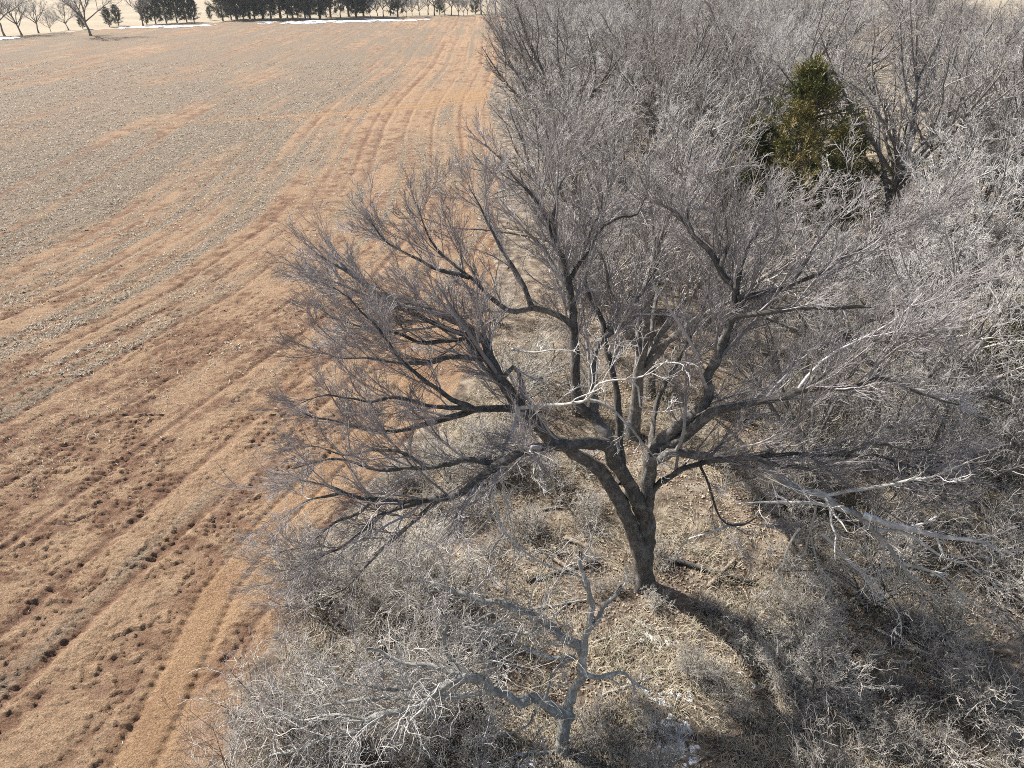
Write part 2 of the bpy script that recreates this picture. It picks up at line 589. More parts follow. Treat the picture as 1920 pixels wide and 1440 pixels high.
def build_field():
    bands = [field_band([(2.5, 34, 0.13, 0.3)], [(-5, 7.03, 0.14, 0.12)]),
             field_band([(2.5, 6.5, 0.06, 0.05), (6.5, 16, 0.042, 0.046), (16, 24, 0.05, 0.09), (24, 38, .12, .3)], [(7, 23, 0.044, 0.05)]),
             field_band([(0, 6, 0.10, 0.09), (6, 20, 0.08, 0.08), (20, 60, 0.10, 0.4)], [(22.98, 45, 0.06, 0.13)]),
             field_band([(-1, 30, 0.15, 0.15), (30, 110, 0.2, 0.8)], [(44.95, 100, 0.18, 0.4)]),
             field_band([(-1, 60, 0.25, 0.3), (60, 260, 0.5, 6)], [(99.9, 275, 0.4, 2.5)])]
    nv = 0
    V, Q = [], []
    for v_, q_, _ in bands:
        V.append(v_)
        Q.append(q_ + nv)
        nv += len(v_)
    me = mesh_from('field', np.concatenate(V), [np.concatenate(Q)])
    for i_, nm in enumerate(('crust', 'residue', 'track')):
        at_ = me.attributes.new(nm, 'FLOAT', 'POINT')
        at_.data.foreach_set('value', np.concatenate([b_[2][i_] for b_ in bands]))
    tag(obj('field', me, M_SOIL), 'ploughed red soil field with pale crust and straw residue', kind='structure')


build_field()


def floor_z(x, y):
    d = x - edge_x(y)
    return 0.02 + 0.10 * sstep(-0.3, 1.5, d) + sstep(0, 2, d) * (0.45 * (fbm(x * 0.16, y * 0.16, 3, 51) - 0.5) + 0.12 * (fbm(x * 0.9, y * 0.9, 3, 52) - 0.5))


def build_floor():
    us = spaced([(-0.5, 20, 0.15, 0.18), (20, 60, 0.2, 1.5), (60, 200, 2, 8)])
    ys = spaced([(-5, 3, .3, .3), (3, 30, 0.15, 0.2), (30, 80, 0.2, 1.2), (80, 300, 1.5, 6)])
    U, Y = np.meshgrid(us, ys)
    X = U + edge_x(Y) + np.where(U < 0.3, 0.7 * (fbm(Y * 0.9, Y * 0 + 1, 3, 2) - 0.5), 0)
    Z = floor_z(X, Y)
    Z[:, 0] = -0.15
    ny, nx = X.shape
    a = (np.arange(ny - 1)[:, None] * nx + np.arange(nx - 1)[None, :])
    q = np.stack([a, a + 1, a + nx + 1, a + nx], -1).reshape(-1, 4)
    qx, qy = X.ravel()[q].mean(1), Y.ravel()[q].mean(1)
    q = q[~((qy > 62) & (qy < 140) & (np.abs(qx - .47 * qy + 1.5 * np.sin(qy * .7)) < 7) | (qy > 165) & (qx > .50 * qy))]
    me = mesh_from('woodland_floor', np.stack([X, Y, Z], -1).reshape(-1, 3), [q])
    tag(obj('woodland_floor', me, M_FLOOR), 'brown leafy woodland floor', kind='structure')


build_floor()
me = mesh_from('pasture', [(-4000, -300, -0.3), (4000, -300, -0.3), (4000, 7000, -0.3), (-4000, 7000, -0.3)], [[(0, 1, 2, 3)]], smooth=False)
tag(obj('pasture', me, M_PASTURE), 'pale dry pasture beyond the trees', kind='structure')

# ------------------------------------------------------------------ the big spreading tree, limb by limb
BIG = np.array(ground_at(1207, 1095, 0.05))
rngB = np.random.default_rng(11)


def G(*pts):
    out = []
    Y = pts[0][2]
    for p in pts:
        if len(p) == 3:
            Y = p[2]
        out.append((p[0], p[1], Y))
    # spread the forward distance evenly between the given ones
    ys = np.array([np.nan if len(p) == 2 else p[2] for p in pts], float)
    k = np.arange(len(pts))
    ok = ~np.isnan(ys)
    ys = np.interp(k, k[ok], ys[ok])
    return np.array([at(p[0], p[1], y) for p, y in zip(pts, ys)])


# (points, start radius, end radius, kind)   kind: live, dead
LIMBS = [
    # left fork and its sweeping limbs
    (G((1203, 1060, 14.3), (1196, 1030, 14.25), (1180, 985, 14.2), (1160, 940, 14.15), (1130, 890), (1080, 850, 14.0), (1035, 822), (1000, 790, 13.8), (975, 765), (945, 720, 13.8), (918, 670), (905, 635, 14.3), (850, 600), (780, 570), (700, 545), (640, 505), (590, 470, 15.2)), .245, .02, 'live'),
    (G((972, 766, 13.8), (940, 768), (890, 767), (820, 790), (740, 808), (690, 805), (630, 790), (570, 785, 12.9)), .13, .015, 'live'),
    (G((911, 640, 14.2), (817, 607), (742, 577), (682, 551), (630, 529), (575, 512, 15.3)), .10, .014, 'live'),
    (G((930, 690, 13.9), (895, 672), (855, 667), (806, 679), (765, 682), (705, 671), (649, 671), (585, 656, 13.8)), .10, .014, 'live'),
    (G((889, 767, 13.4), (836, 742), (787, 705), (750, 671), (724, 637), (697, 604), (660, 562, 13.2), (625, 540)), .09, .014, 'live'),
    (G((905, 768, 13.4), (850, 762), (800, 760), (740, 745), (680, 752), (620, 742), (565, 752, 12.7)), .09, .014, 'live'),
    (G((925, 690, 14), (880, 640), (850, 640), (790, 640), (730, 620), (660, 610), (605, 590, 14.5)), .09, .014, 'live'),
    (G((940, 715, 13.8), (960, 690), (978, 720), (980, 770, 13.9)), .08, .08, 'live'),
    # low limb that bends over to the left
    (G((1207, 1000, 14.4), (1199, 950, 14.3), (1184, 912, 14.2), (1153, 869, 14.0), (1125, 832, 13.7), (1080, 832, 13.3), (1038, 836), (985, 846, 12.5), (940, 868, 12.2), (890, 908), (840, 932, 11.7), (770, 940), (690, 935, 11.4), (620, 915), (565, 902, 11.3)), .22, .016, 'live'),
    (G((828, 934, 11.7), (790, 965), (754, 996), (683, 1062), (650, 1100), (579, 1133, 10.6)), .08, .012, 'live'),
    (G((800, 937, 11.6), (775, 940), (708, 971), (658, 1012), (608, 1042), (542, 1067, 10.7)), .075, .012, 'live'),
    (G((700, 938, 11.4), (667, 967), (620, 983), (579, 1020), (520, 1035, 10.9)), .055, .011, 'live'),
    (G((640, 922, 11.3), (590, 935), (545, 958, 11)), .05, .011, 'live'),
    (G((975, 850, 12.5), (919, 865), (880, 862), (840, 872), (780, 880), (700, 878), (620, 862), (550, 878, 11.7)), .11, .014, 'live'),
    (G((800, 878, 12.1), (750, 850), (700, 845), (640, 850), (580, 837, 11.9)), .07, .012, 'live'),
    # upright stems at the back
    (G((1153, 869, 14.1), (1135, 810, 14.5), (1112, 775, 14.8), (1112, 700, 15.2), (1120, 650), (1130, 637, 15.7), (1160, 605), (1190, 570, 16.4), (1215, 530), (1235, 490, 17.2), (1250, 455, 17.6)), .17, .02, 'live'),
    (G((1118, 782, 14.7), (1088, 762, 14.9), (1078, 700), (1078, 640, 15.2), (1075, 560, 15.6), (1062, 510), (1040, 450, 16.2), (1025, 410), (990, 360, 16.6), (950, 310), (910, 270, 17.2)), .15, .018, 'live'),
    (G((1045, 465, 16.1), (1037, 410), (1050, 350), (1070, 310, 16.6)), .09, .014, 'live'),
    (G((1068, 525, 15.8), (1100, 470), (1130, 430), (1160, 410), (1190, 400, 16.8), (1215, 360)), .08, .014, 'live'),
    (G((1078, 612, 15.3), (1050, 592), (1000, 580), (949, 577, 15.0), (907, 547), (874, 514), (840, 487), (810, 454), (791, 416, 16.0), (780, 380)), .12, .014, 'live'),
    (G((880, 520, 15.2), (855, 517), (817, 502), (772, 480), (724, 450), (690, 416, 15.6)), .08, .013, 'live'),
    (G((1000, 582, 15.1), (985, 540), (960, 500), (930, 450), (905, 400), (880, 350, 16.4)), .09, .013, 'live'),
    (G((1168, 905, 14.4), (1160, 850, 15), (1160, 780, 15.3), (1152, 720), (1138, 660, 15.9), (1128, 600), (1110, 560), (1095, 500, 16.5), (1110, 430), (1130, 370, 16.9)), .14, .016, 'live'),
    # right fork
    (G((1210, 1060, 14.35), (1214, 1020, 14.4), (1216, 960, 14.4), (1216, 925, 14.4), (1218, 880), (1224, 845, 14.4), (1260, 812), (1300, 780, 14.3), (1328, 745), (1332, 700, 14.5), (1352, 650), (1370, 600, 15), (1383, 550), (1362, 520, 15.5), (1335, 478), (1300, 440), (1272, 404), (1235, 380, 16.4)), .235, .02, 'live'),
    (G((1376, 575, 15.1), (1388, 520), (1400, 470), (1425, 430), (1440, 395, 16.0)), .11, .015, 'live'),
    (G((1351, 500, 15.5), (1368, 440), (1360, 400), (1350, 365, 16.2)), .09, .014, 'live'),
    (G((1300, 440, 15.9), (1290, 400), (1298, 370, 16.5)), .06, .013, 'live'),
    (G((1372, 598, 14.9), (1410, 592), (1460, 583, 14.5), (1560, 573), (1650, 575), (1760, 578, 13.9)), .10, .014, 'live'),
    (G((1382, 560, 15.1), (1430, 550), (1484, 536), (1537, 510), (1612, 467), (1697, 425, 15.4), (1770, 390)), .10, .014, 'live'),
    (G((1484, 536, 15.1), (1520, 480), (1550, 440), (1570, 410, 15.7)), .07, .013, 'live'),
    (G((1222, 848, 14.9), (1224, 800, 15.6), (1228, 766, 16), (1236, 742), (1260, 695), (1287, 647), (1311, 596, 16.4), (1325, 550), (1330, 500), (1350, 450, 17)), .12, .015, 'live'),
    (G((1237, 842, 14.3), (1294, 812, 14.1), (1339, 772), (1387, 761, 13.8), (1444, 748), (1500, 733, 13.4), (1556, 729), (1594, 727), (1650, 711, 13), (1706, 724), (1744, 746), (1800, 760, 12.7)), .15, .016, 'live'),
    (G((1500, 733, 13.4), (1550, 700), (1600, 660), (1660, 630), (1730, 620, 13.2)), .07, .013, 'live'),
    (G((1216, 905, 14.4), (1222, 872, 14.2), (1256, 851), (1312, 855, 13.7), (1342, 862), (1410, 863), (1444, 870, 13), (1500, 880), (1560, 870, 12.6)), .15, .03, 'live'),
    (G((1425, 866, 13.2), (1460, 893, 12.9), (1500, 919), (1537, 926, 12.4), (1575, 949), (1612, 967), (1635, 990), (1661, 1020, 11.8), (1687, 1054), (1725, 1095), (1755, 1125, 11.3)), .12, .025, 'dead'),
    (G((1222, 925, 14.4), (1240, 905), (1275, 884), (1320, 870, 13.9), (1387, 859), (1500, 851, 13.2), (1594, 855), (1650, 859), (1695, 870), (1732, 881), (1777, 904, 12.4)), .115, .02, 'live'),
    (G((1560, 853, 13), (1594, 845), (1620, 830), (1660, 835), (1700, 842, 12.5), (1760, 840)), .08, .013, 'live'),
    (G((1618, 965, 12), (1650, 975), (1687, 986), (1762, 1005), (1837, 1016, 11.4), (1900, 1040)), .09, .015, 'dead'),
    (G((1640, 992, 11.9), (1700, 1000), (1760, 1040), (1820, 1060), (1880, 1110, 11)), .05, .010, 'dead'),
    (G((1690, 1056, 11.6), (1740, 1070), (1800, 1110), (1850, 1160, 10.8)), .045, .010, 'dead'),
    (G((1540, 930, 12.4), (1600, 920), (1680, 905), (1760, 890), (1850, 850, 11.8)), .05, .010, 'dead'),
    (G((1590, 955, 12.2), (1540, 948), (1500, 940), (1460, 940), (1380, 945, 12.2)), .06, .011, 'dead'),
    (G((1530, 948, 12.3), (1522, 985), (1510, 1030), (1497, 1085, 11.9)), .03, .009, 'dead'),
    (G((1500, 990, 12.1), (1488, 1010), (1468, 1050), (1455, 1115, 11.8)), .028, .009, 'dead'),
    (G((1620, 985, 11.9), (1628, 1030), (1640, 1070), (1650, 1095, 11.6)), .03, .009, 'dead'),
    (G((1520, 1005, 12.0), (1530, 1050), (1545, 1085), (1560, 1120, 11.6)), .035, .009, 'dead'),
    (G((1540, 1000, 12.0), (1580, 1040), (1620, 1075), (1650, 1110), (1690, 1150, 11.2)), .04, .009, 'dead'),
    (G((1310, 866, 13.9), (1335, 920, 13.4), (1345, 960), (1362, 980, 13), (1395, 982), (1440, 955, 12.8)), .05, .015, 'live'),
    (G((1395, 982, 13), (1350, 992), (1294, 1009), (1266, 1042), (1270, 1072, 12.9)), .035, .010, 'dead'),
    # pale dead branches hanging in front
    (G((985, 775, 13.7), (972, 768, 13.55), (1040, 757, 13), (1101, 750, 12.5), (1125, 718), (1184, 710), (1220, 698), (1256, 675, 11.8)), .055, .012, 'dead'),
    (G((1101, 750, 12.5), (1145, 762), (1173, 790), (1204, 829), (1236, 861), (1265, 880, 12.0)), .04, .012, 'dead'),
    (G((1180, 711, 12.1), (1195, 730), (1197, 755), (1212, 770), (1240, 772), (1280, 768, 11.9)), .025, .009, 'dead'),
    (G((972, 766, 13.55), (968, 800, 13.2), (945, 840, 12.8), (930, 880), (920, 910, 12.3), (930, 960), (945, 1000, 12), (1000, 1045), (1040, 1065), (1085, 1078, 11.5)), .055, .015, 'dead'),
    (G((945, 838, 12.8), (940, 880), (952, 940), (965, 1010, 12.0), (975, 1035)), .03, .010, 'dead'),
    (G((945, 1000, 12), (925, 1030), (915, 1070), (925, 1100, 11.8)), .03, .010, 'dead'),
    (G((930, 960, 12.1), (890, 1000), (850, 1040), (810, 1060, 11.6)), .025, .009, 'dead'),
    (G((960, 655, 13.9), (1000, 660, 13.5), (1040, 655), (1075, 660, 13.2)), .04, .010, 'dead'),
]


def proto_spray(seed):
    rng = np.random.default_rng(seed)
    K = 9
    d = np.array([0, 0, 1.0])
    pts = [np.zeros(3)]
    for k in range(K - 1):
        pts.append(pts[-1] + d * 1.5 / (K - 1))
        d = norm(d + rng.normal(0, .10, 3))
    P, r = np.array(pts)[None], np.linspace(.014, .005, K)[None]
    tb = Tubes().add(P, r, 4)
    a, b = grow(P, r, 12, .1, 1.0, .5, .15, lambda t, pl: .5 * pl * (1.1 - .7 * t), 6, rng, up=.1, curl=.11, trop=.02, rratio=.65, rtip=.004)
    tb.add(a, b, 3)
    c, e = grow(a, b, 7, .1, 1.0, .45, .16, lambda t, pl: np.clip(.5 * pl * (1.1 - .5 * t), .14, .45), 4, rng, up=.05, curl=.14, trop=.02, rratio=.65, rtip=.003)
    tb.add(c, e, 3)
    f, g = grow(c, e, 3, .1, 1.0, .42, .16, lambda t, pl: np.clip(.5 * pl, .1, .3), 3, rng, up=.05, curl=.15, trop=.02, rtip=.0027)
    tb.add(f, g, 3)
    me_ = tb.mesh('twig_spray')
    me_.materials.append(M_TWIG_P)
    return me_


SPRAYS = [proto_spray(k) for k in (31, 32, 33)]


def build_big_tree():
    root = empty('spreading_tree', tuple(BIG))
    tag(root, 'largest bare tree with thick forked trunk and limbs sweeping over the field edge', 'tree')
    off = BIG[None, :]

    def loc(p):
        return p - off
    # trunk with flared foot
    P = [BIG + np.array([0.0, 0, -0.35]), BIG + np.array([0.0, 0, 0.02]), at(1206, 1072, 14.3), at(1205, 1052, 14.3), at(1204, 1032, 14.3), at(1204, 1008, 14.35)]
    p, r, L = resample(P, 16, 0.36, 0.29, rngB, 0.01)
    s = np.linspace(0, 1, 16)
    r = 0.225 + 0.24 * np.exp(-s * 5.5) + 0.035 * np.exp(-((s - 0.72) / 0.15) ** 2)
    r[-1] = 0.12
    v, q, u = tubes(loc(p)[None], r[None], 20)
    ang = np.arctan2(v[:, 1], v[:, 0])
    bulge = 1 + 0.17 * np.sin(ang * 5 + 1) * np.exp(-np.maximum(v[:, 2], 0) * 2.2) + 0.03 * np.sin(ang * 9 + v[:, 2] * 2)
    cx = np.repeat(loc(p), 20, axis=0)
    v = cx + (v - cx) * bulge[:, None]
    obj('trunk', mesh_from('big_trunk', v, [q], u), M_BARK, root)
    for pts, r0, r1, kind in LIMBS:
        L = np.linalg.norm(np.diff(pts, axis=0), axis=1).sum()
        K = max(8, int(L / 0.17))
        big = r0 > 0.1
        rs = .92 if r0 > .131 or kind == 'dead' else .72
        p, r, L = resample(pts, K, r0 * rs, r1 * .8, rngB, 0.035 if big else 0.03, power=.8 if r0 > .2 else (1.0 if big else .95))
        r = r * (1 + 0.10 * rngB.normal(0, 1, K).clip(-1.5, 1.5) * 0.6)
        sides = 14 if r0 > 0.12 else 8
        v, q, u = tubes(loc(p)[None], r[None], sides)
        v = rough(v, loc(p), sides, .32, int(L * 100) % 97)
        lm = obj('limb', mesh_from('limb', v, [q], u), M_BARK if kind == 'live' else M_DEAD, root)
        if kind == 'live':
            s0 = 0.12 if r0 < 0.12 else (0.42 if r0 > 0.2 else 0.30)
            tb = Tubes()
            PP, RR = loc(p)[None], r[None]
            span = L * (1 - s0)
            m1, n1 = grow(PP, RR, span * (0.75 if r0 > .1 else .45), s0, 0.8, 0.6, 0.15, lambda t, pl: np.clip(0.45 * pl * (1.15 - 0.7 * t), 1.0, 2.6), 9, rngB, up=0.22, curl=0.13, trop=0.03, rratio=0.55, rmax=.055, rtip=0.010)
            tb.add(m1, n1, 5)
            l1, q1 = grow(PP, RR, span * 2.2, s0, 0.99, 0.52, 0.17, lambda t, pl: np.clip(0.28 * pl * (1.2 - 0.8 * t), 0.6, 1.6), 8, rngB, up=0.2, curl=0.11, trop=0.035, rratio=0.5, rmax=0.03, rtip=0.005)
            lm1, qm1 = grow(m1, n1, 5.0, .2, 1.0, 0.5, .17, lambda t, pl: np.clip(0.5 * pl * (1.15 - .7 * t), .5, 1.3), 8, rngB, up=0.18, curl=0.11, trop=0.035, rratio=.6, rmax=.02, rtip=.005)
            lt, qt = grow(PP, RR, 3, 0.9, 1.0, 0.35, 0.12, lambda t, pl: np.full_like(t, 0.9), 8, rngB, up=0.1, curl=0.12, trop=0.03, rratio=0.8, rtip=0.005)
            l1 = np.concatenate([l1, lm1, lt])
            q1 = np.concatenate([q1, qm1, qt])
            tb.add(l1, q1, 3)
            l2, q2 = grow(l1, q1, 6.5, 0.12, 1.0, 0.45, 0.16, lambda t, pl: np.clip(0.6 * pl * (1.1 - 0.6 * t), 0.35, 0.95), 5, rngB, up=0.14, curl=0.10, trop=0.035, rratio=0.6, rmax=.010, rtip=0.0036)
            tb.add(l2, q2, 3)
            l3, q3 = grow(l2, q2, 7.2, 0.1, 1.0, 0.42, 0.16, lambda t, pl: np.clip(0.5 * pl * (1.2 - 0.6 * t), 0.16, 0.5), 3, rngB, up=0.10, curl=0.14, trop=0.03, rratio=0.7, rmax=.0045, rtip=0.003)
            tb.add(l3, q3, 3)
            tag(obj('twigs', tb.mesh('limb_twigs'), M_TWIG_P, lm), kind='stuff')
            pl_ = loc(p)
            for _k in range(int(L * (1 - s0) * (.55 if pts[-1][2] < 7.5 else 1.25))):
                f_ = rngB.uniform(max(s0, .3), 1.0) * (K - 2)
                i_ = int(f_)
                t_ = norm(pl_[i_ + 1] - pl_[i_])
                n_ = norm(np.cross(t_, rngB.normal(0, 1, 3)))
                a_ = rngB.normal(.6, .15)
                d_ = norm(math.cos(a_) * t_ + math.sin(a_) * n_ + np.array([0, 0, .25]))
                sp_ = obj('twig_spray', SPRAYS[int(rngB.integers(0, 3))], None, lm)
                sp_.location = tuple(pl_[i_])
                sp_.rotation_euler = mathutils.Vector(d_).to_track_quat('Z', 'Y').to_euler()
                z_ = rngB.uniform(.65, 1.1)
                sp_.scale = (z_, z_, z_)
                sp_['kind'] = 'stuff'
        else:
            tb = Tubes()
            l1, q1 = grow(loc(p)[None], r[None], L * 1.7, 0.25, 1.0, 0.85, 0.25, lambda t, pl: np.clip(0.22 * pl, 0.35, 1.5), 6, rngB, up=0.02, curl=0.24, trop=-0.01, rratio=0.55, rmax=0.035, rtip=0.008)
            tb.add(l1, q1, 5)
            l2, q2 = grow(l1, q1, 4.5, 0.2, 1.0, 0.8, 0.25, lambda t, pl: 0.5 * pl, 5, rngB, up=0.05, curl=0.28, trop=0.0, rtip=0.0048)
            tb.add(l2, q2, 4)
            l3, q3 = grow(l2, q2, 3.5, 0.2, 1.0, 0.75, 0.25, lambda t, pl: 0.55 * pl, 4, rngB, up=0.05, curl=0.28, trop=0.0, rtip=0.004)
            tb.add(l3, q3, 3)
            if tb.v:
                tag(obj('twigs', tb.mesh('dead_twigs'), M_TWIG_DP, lm), kind='stuff')
    return root


build_big_tree()

# ------------------------------------------------------------------ the low dead tree in front
LOW = np.array(ground_at(1055, 1405, 0.05))
rngL = np.random.default_rng(23)
LOW_LIMBS = [
    (G((1058, 1365, 9.4), (1064, 1338, 9.45), (1010, 1315, 9.3), (960, 1300), (920, 1293, 9.1), (895, 1268), (865, 1264, 8.9), (830, 1290), (790, 1325, 8.6), (720, 1340), (640, 1375, 8.4), (560, 1400), (480, 1432, 8.2)), .135, .012, 1),
    (G((875, 1264, 8.95), (840, 1258), (800, 1250), (740, 1230), (712, 1215), (690, 1200, 9.1)), .065, .02, .4),
    (G((925, 1296, 9.1), (880, 1303), (840, 1306), (790, 1302), (740, 1312), (690, 1310), (630, 1320, 9), (560, 1335)), .06, .012, 1),
    (G((890, 1268, 9.0), (862, 1282), (820, 1290), (760, 1296), (710, 1290), (650, 1285, 9.3), (580, 1270)), .06, .012, 1),
    (G((872, 1262, 8.95), (850, 1235, 9.2), (830, 1200), (838, 1165), (820, 1140, 9.6), (800, 1110)), .05, .012, 1),
    (G((800, 1318, 8.7), (770, 1345), (745, 1385), (725, 1420, 8.4)), .04, .010, .8),
    (G((690, 1350, 8.5), (640, 1340), (580, 1350), (520, 1345), (470, 1360, 8.4)), .035, .010, 1),
    (G((1062, 1345, 9.45), (1072, 1310), (1085, 1280, 9.55), (1090, 1240), (1080, 1210, 9.7), (1050, 1190), (1000, 1155, 9.8), (950, 1140), (890, 1120, 9.9), (850, 1110), (800, 1095, 10), (760, 1090)), .115, .012, 1),
    (G((1088, 1250, 9.6), (1096, 1215, 9.7), (1108, 1165), (1110, 1140, 9.9), (1100, 1105), (1090, 1072), (1080, 1044, 10)), .085, .03, .2),
    (G((1108, 1175, 9.8), (1130, 1140), (1160, 1108, 10.1)), .06, .03, .2),
    (G((1092, 1262, 9.5), (1120, 1266), (1150, 1260), (1178, 1265), (1192, 1280, 9.3), (1215, 1300)), .05, .015, .6),
    (G((1080, 1235, 9.6), (1055, 1245), (1040, 1262, 9.3), (1030, 1295), (1005, 1330), (970, 1368), (935, 1382), (898, 1385, 8.8)), .035, .010, .5),
    (G((1078, 1230, 9.7), (1040, 1226), (1005, 1228), (975, 1216), (940, 1195), (915, 1200, 9.5), (880, 1190)), .05, .012, .9),
    (G((1010, 1162, 9.8), (990, 1190), (940, 1180), (900, 1170, 9.6), (860, 1175)), .035, .010, 1),
]


def build_low_tree():
    root = empty('dead_tree', tuple(LOW))
    tag(root, 'low lichen-grey dead tree with broken snags at the bottom of the photo', 'tree')
    P = [LOW + np.array([0, 0, -0.3]), LOW, at(1055, 1385, 9.4), at(1060, 1350, 9.45), at(1068, 1325, 9.5)]
    p, r, L = resample(P, 12, .2, .14, rngL, 0.008)
    s = np.linspace(0, 1, 12)
    r = 0.135 + 0.10 * np.exp(-s * 6)
    r[-1] = 0.06
    v, q, u = tubes((p - LOW)[None], r[None], 14)
    obj('trunk', mesh_from('dead_trunk', v, [q], u), M_DEAD2, root)
    for pts, r0, r1, tw in LOW_LIMBS:
        L = np.linalg.norm(np.diff(pts, axis=0), axis=1).sum()
        K = max(8, int(L / 0.16))
        p, r, L = resample(pts, K, r0 * 1.0, r1, rngL, 0.05, power=0.8)
        r = r * (1 + 0.12 * rngL.normal(0, 1, K).clip(-1.5, 1.5))
        v, q, u = tubes((p - LOW)[None], r[None], 10)
        v = rough(v, p - LOW, 10, .40, int(L * 100) % 97)
        if r1 > 0.018:                          # broken end: pull the last ring to a splintered point
            v[-10:] = v[-10:].mean(0) + (v[-10:] - v[-10:].mean(0)) * 0.25 + rngL.normal(0, 0.02, (10, 3))
        lm = obj('limb', mesh_from('dead_limb', v, [q], u), M_DEAD2, root)
        tb = Tubes()
        l1, q1 = grow((p - LOW)[None], r[None], L * 4.6 * tw, 0.25, 1.0, 0.85, 0.25, lambda t, pl: np.clip(0.30 * pl, 0.4, 1.5), 8, rngL, up=0.1, curl=0.30, trop=0.01, rratio=0.5, rmax=0.018, rtip=0.0045)
        tb.add(l1, q1, 5)
        l2, q2 = grow(l1, q1, 6.0, 0.12, 1.0, 0.85, 0.25, lambda t, pl: 0.45 * pl, 6, rngL, up=0.08, curl=0.3, trop=0.01, rtip=0.004)
        tb.add(l2, q2, 4)
        l3, q3 = grow(l2, q2, 4.0, 0.15, 1.0, 0.8, 0.25, lambda t, pl: 0.5 * pl, 4, rngL, up=0.05, curl=0.3, trop=0.0, rtip=0.0032)
        tb.add(l3, q3, 3)
        if tb.v:
            tag(obj('twigs', tb.mesh('dead_limb_twigs'), M_TWIG_D, lm), kind='stuff')


build_low_tree()


# ------------------------------------------------------------------ bare tree kinds for the wood
def proto_tree(seed, H=11.0, trunk_h=2.6, nl=6, spread=0.8, lean=0.1, dens=1.0, tr=0.24):
    rng = np.random.default_rng(seed)
    tk = Tubes()
    P = np.array([(0, 0, -0.4), (0, 0, 0), (lean * .3, lean * .2, trunk_h * .5), (lean * .8, -lean * .2, trunk_h), (lean * 1.2, lean * .3, trunk_h * 1.35)])
    p, r, L = resample(P, 9, tr, tr * .62, rng, 0.02)
    r[:3] *= np.array([1.5, 1.3, 1.1])
    tk.add(p[None], r[None], 9)
    lp, lr = [], []
    for i in range(nl):
        az = 2 * math.pi * (i + rng.uniform(-.25, .25)) / nl
        inc = rng.uniform(0.35, 0.95) * spread if i else 0.12
        Ln = (H - trunk_h) * rng.uniform(0.85, 1.1) * (1.0 if i else 1.0)
        K = 10
        t = rng.uniform(0.6, 1.0)
        st = np.array([np.interp(t * (len(p) - 1), np.arange(len(p)), p[:, k]) for k in range(3)])
        d = np.array([math.sin(inc) * math.cos(az), math.sin(inc) * math.sin(az), math.cos(inc)])
        pts = [st]
        for k in range(K - 1):
            pts.append(pts[-1] + d * Ln / (K - 1))
            d = d + rng.normal(0, 0.14, 3) + np.array([math.cos(az), math.sin(az), 0]) * (0.06 if k < 4 else 0.02) * spread
            d[2] += 0.03
            d /= np.linalg.norm(d)
        pts = np.array(pts)
        lp.append(pts)
        s = np.linspace(0, 1, K)
        lr.append(0.016 + (tr * rng.uniform(.45, .65) - 0.016) * (1 - s) ** 0.8)
    lp, lr = np.array(lp), np.array(lr)
    tk.add(lp, lr, 7)
    # second-order limbs
    m1, n1 = grow(lp, lr, 3.2, 0.25, 0.7, 0.6, 0.15, lambda t, pl: 0.55 * pl * (1.1 - 0.5 * t), 9, rng, up=0.25, curl=0.13, trop=0.04, rratio=0.62, rtip=0.012)
    tk.add(m1, n1, 6)
    cr = Tubes()
    par = [(np.concatenate([x]), y) for x, y in ((lp, lr), (m1, n1))]
    a1, b1 = grow(lp, lr, 9 * dens, 0.3, 1.0, 0.7, 0.2, lambda t, pl: np.clip(0.26 * pl * (1.2 - 0.6 * t), .6, 2.2), 7, rng, up=0.2, curl=0.2, trop=0.04, rratio=0.6, rmax=.05, rtip=0.010)
    a2, b2 = grow(m1, n1, 8 * dens, 0.15, 1.0, 0.7, 0.2, lambda t, pl: np.clip(0.34 * pl * (1.2 - 0.6 * t), .5, 1.8), 7, rng, up=0.2, curl=0.2, trop=0.04, rratio=0.6, rmax=.045, rtip=0.010)
    a = np.concatenate([a1, a2])
    b = np.concatenate([b1, b2])
    cr.add(a, b, 4)
    c, d = grow(a, b, 5.2, 0.15, 1.0, 0.75, 0.22, lambda t, pl: np.clip(0.5 * pl * (1.15 - .6 * t), .3, 1.0), 5, rng, up=0.15, curl=0.28, trop=0.03, rratio=.7, rtip=0.0075)
    cr.add(c, d, 3)
    e, f = grow(c, d, 3.4, 0.12, 1.0, 0.7, 0.25, lambda t, pl: np.clip(0.55 * pl, .18, .5), 4, rng, up=0.12, curl=0.3, trop=0.03, rratio=.75, rtip=0.0055)
    cr.add(e, f, 3)
    return tk.mesh('tree_trunk'), cr.mesh('tree_crown')


PROTOS = []
specs = [dict(H=11.5, trunk_h=2.4, nl=6, spread=1.0, lean=.3), dict(H=10.5, trunk_h=2.0, nl=7, spread=1.15, lean=-.4),
         dict(H=12.5, trunk_h=3.4, nl=6, spread=.8, lean=.2, tr=.27), dict(H=9.0, trunk_h=1.5, nl=7, spread=1.1, lean=.5, tr=.18),
         dict(H=8.0, trunk_h=1.0, nl=8, spread=.9, lean=.1, tr=.14)]
for i, s in enumerate(specs):
    PROTOS.append(proto_tree(100 + i * 7, **s))
for i, (a, b) in enumerate(PROTOS):
    a.materials.append(M_BARK_G)
    b.materials.append((M_TWIG_G, M_TWIG_GS, M_TWIG_GB, M_TWIG_G, M_TWIG_GS)[i])


def place_tree(k, x, y, rz, sc, label, group, z=None, name='bare_tree', tilt=0.0):
    o = empty(name, (x, y, float(floor_z(np.array(x), np.array(y))) if z is None else z), rz, sc)
    o.rotation_euler = (tilt * math.cos(rz * 3), tilt * math.sin(rz * 5), rz)
    tag(o, label, 'tree', group)
    tr = obj('trunk', PROTOS[k][0], None, o)
    cw = obj('crown', PROTOS[k][1], None, o)
    return o


rngW = np.random.default_rng(77)
spots = []


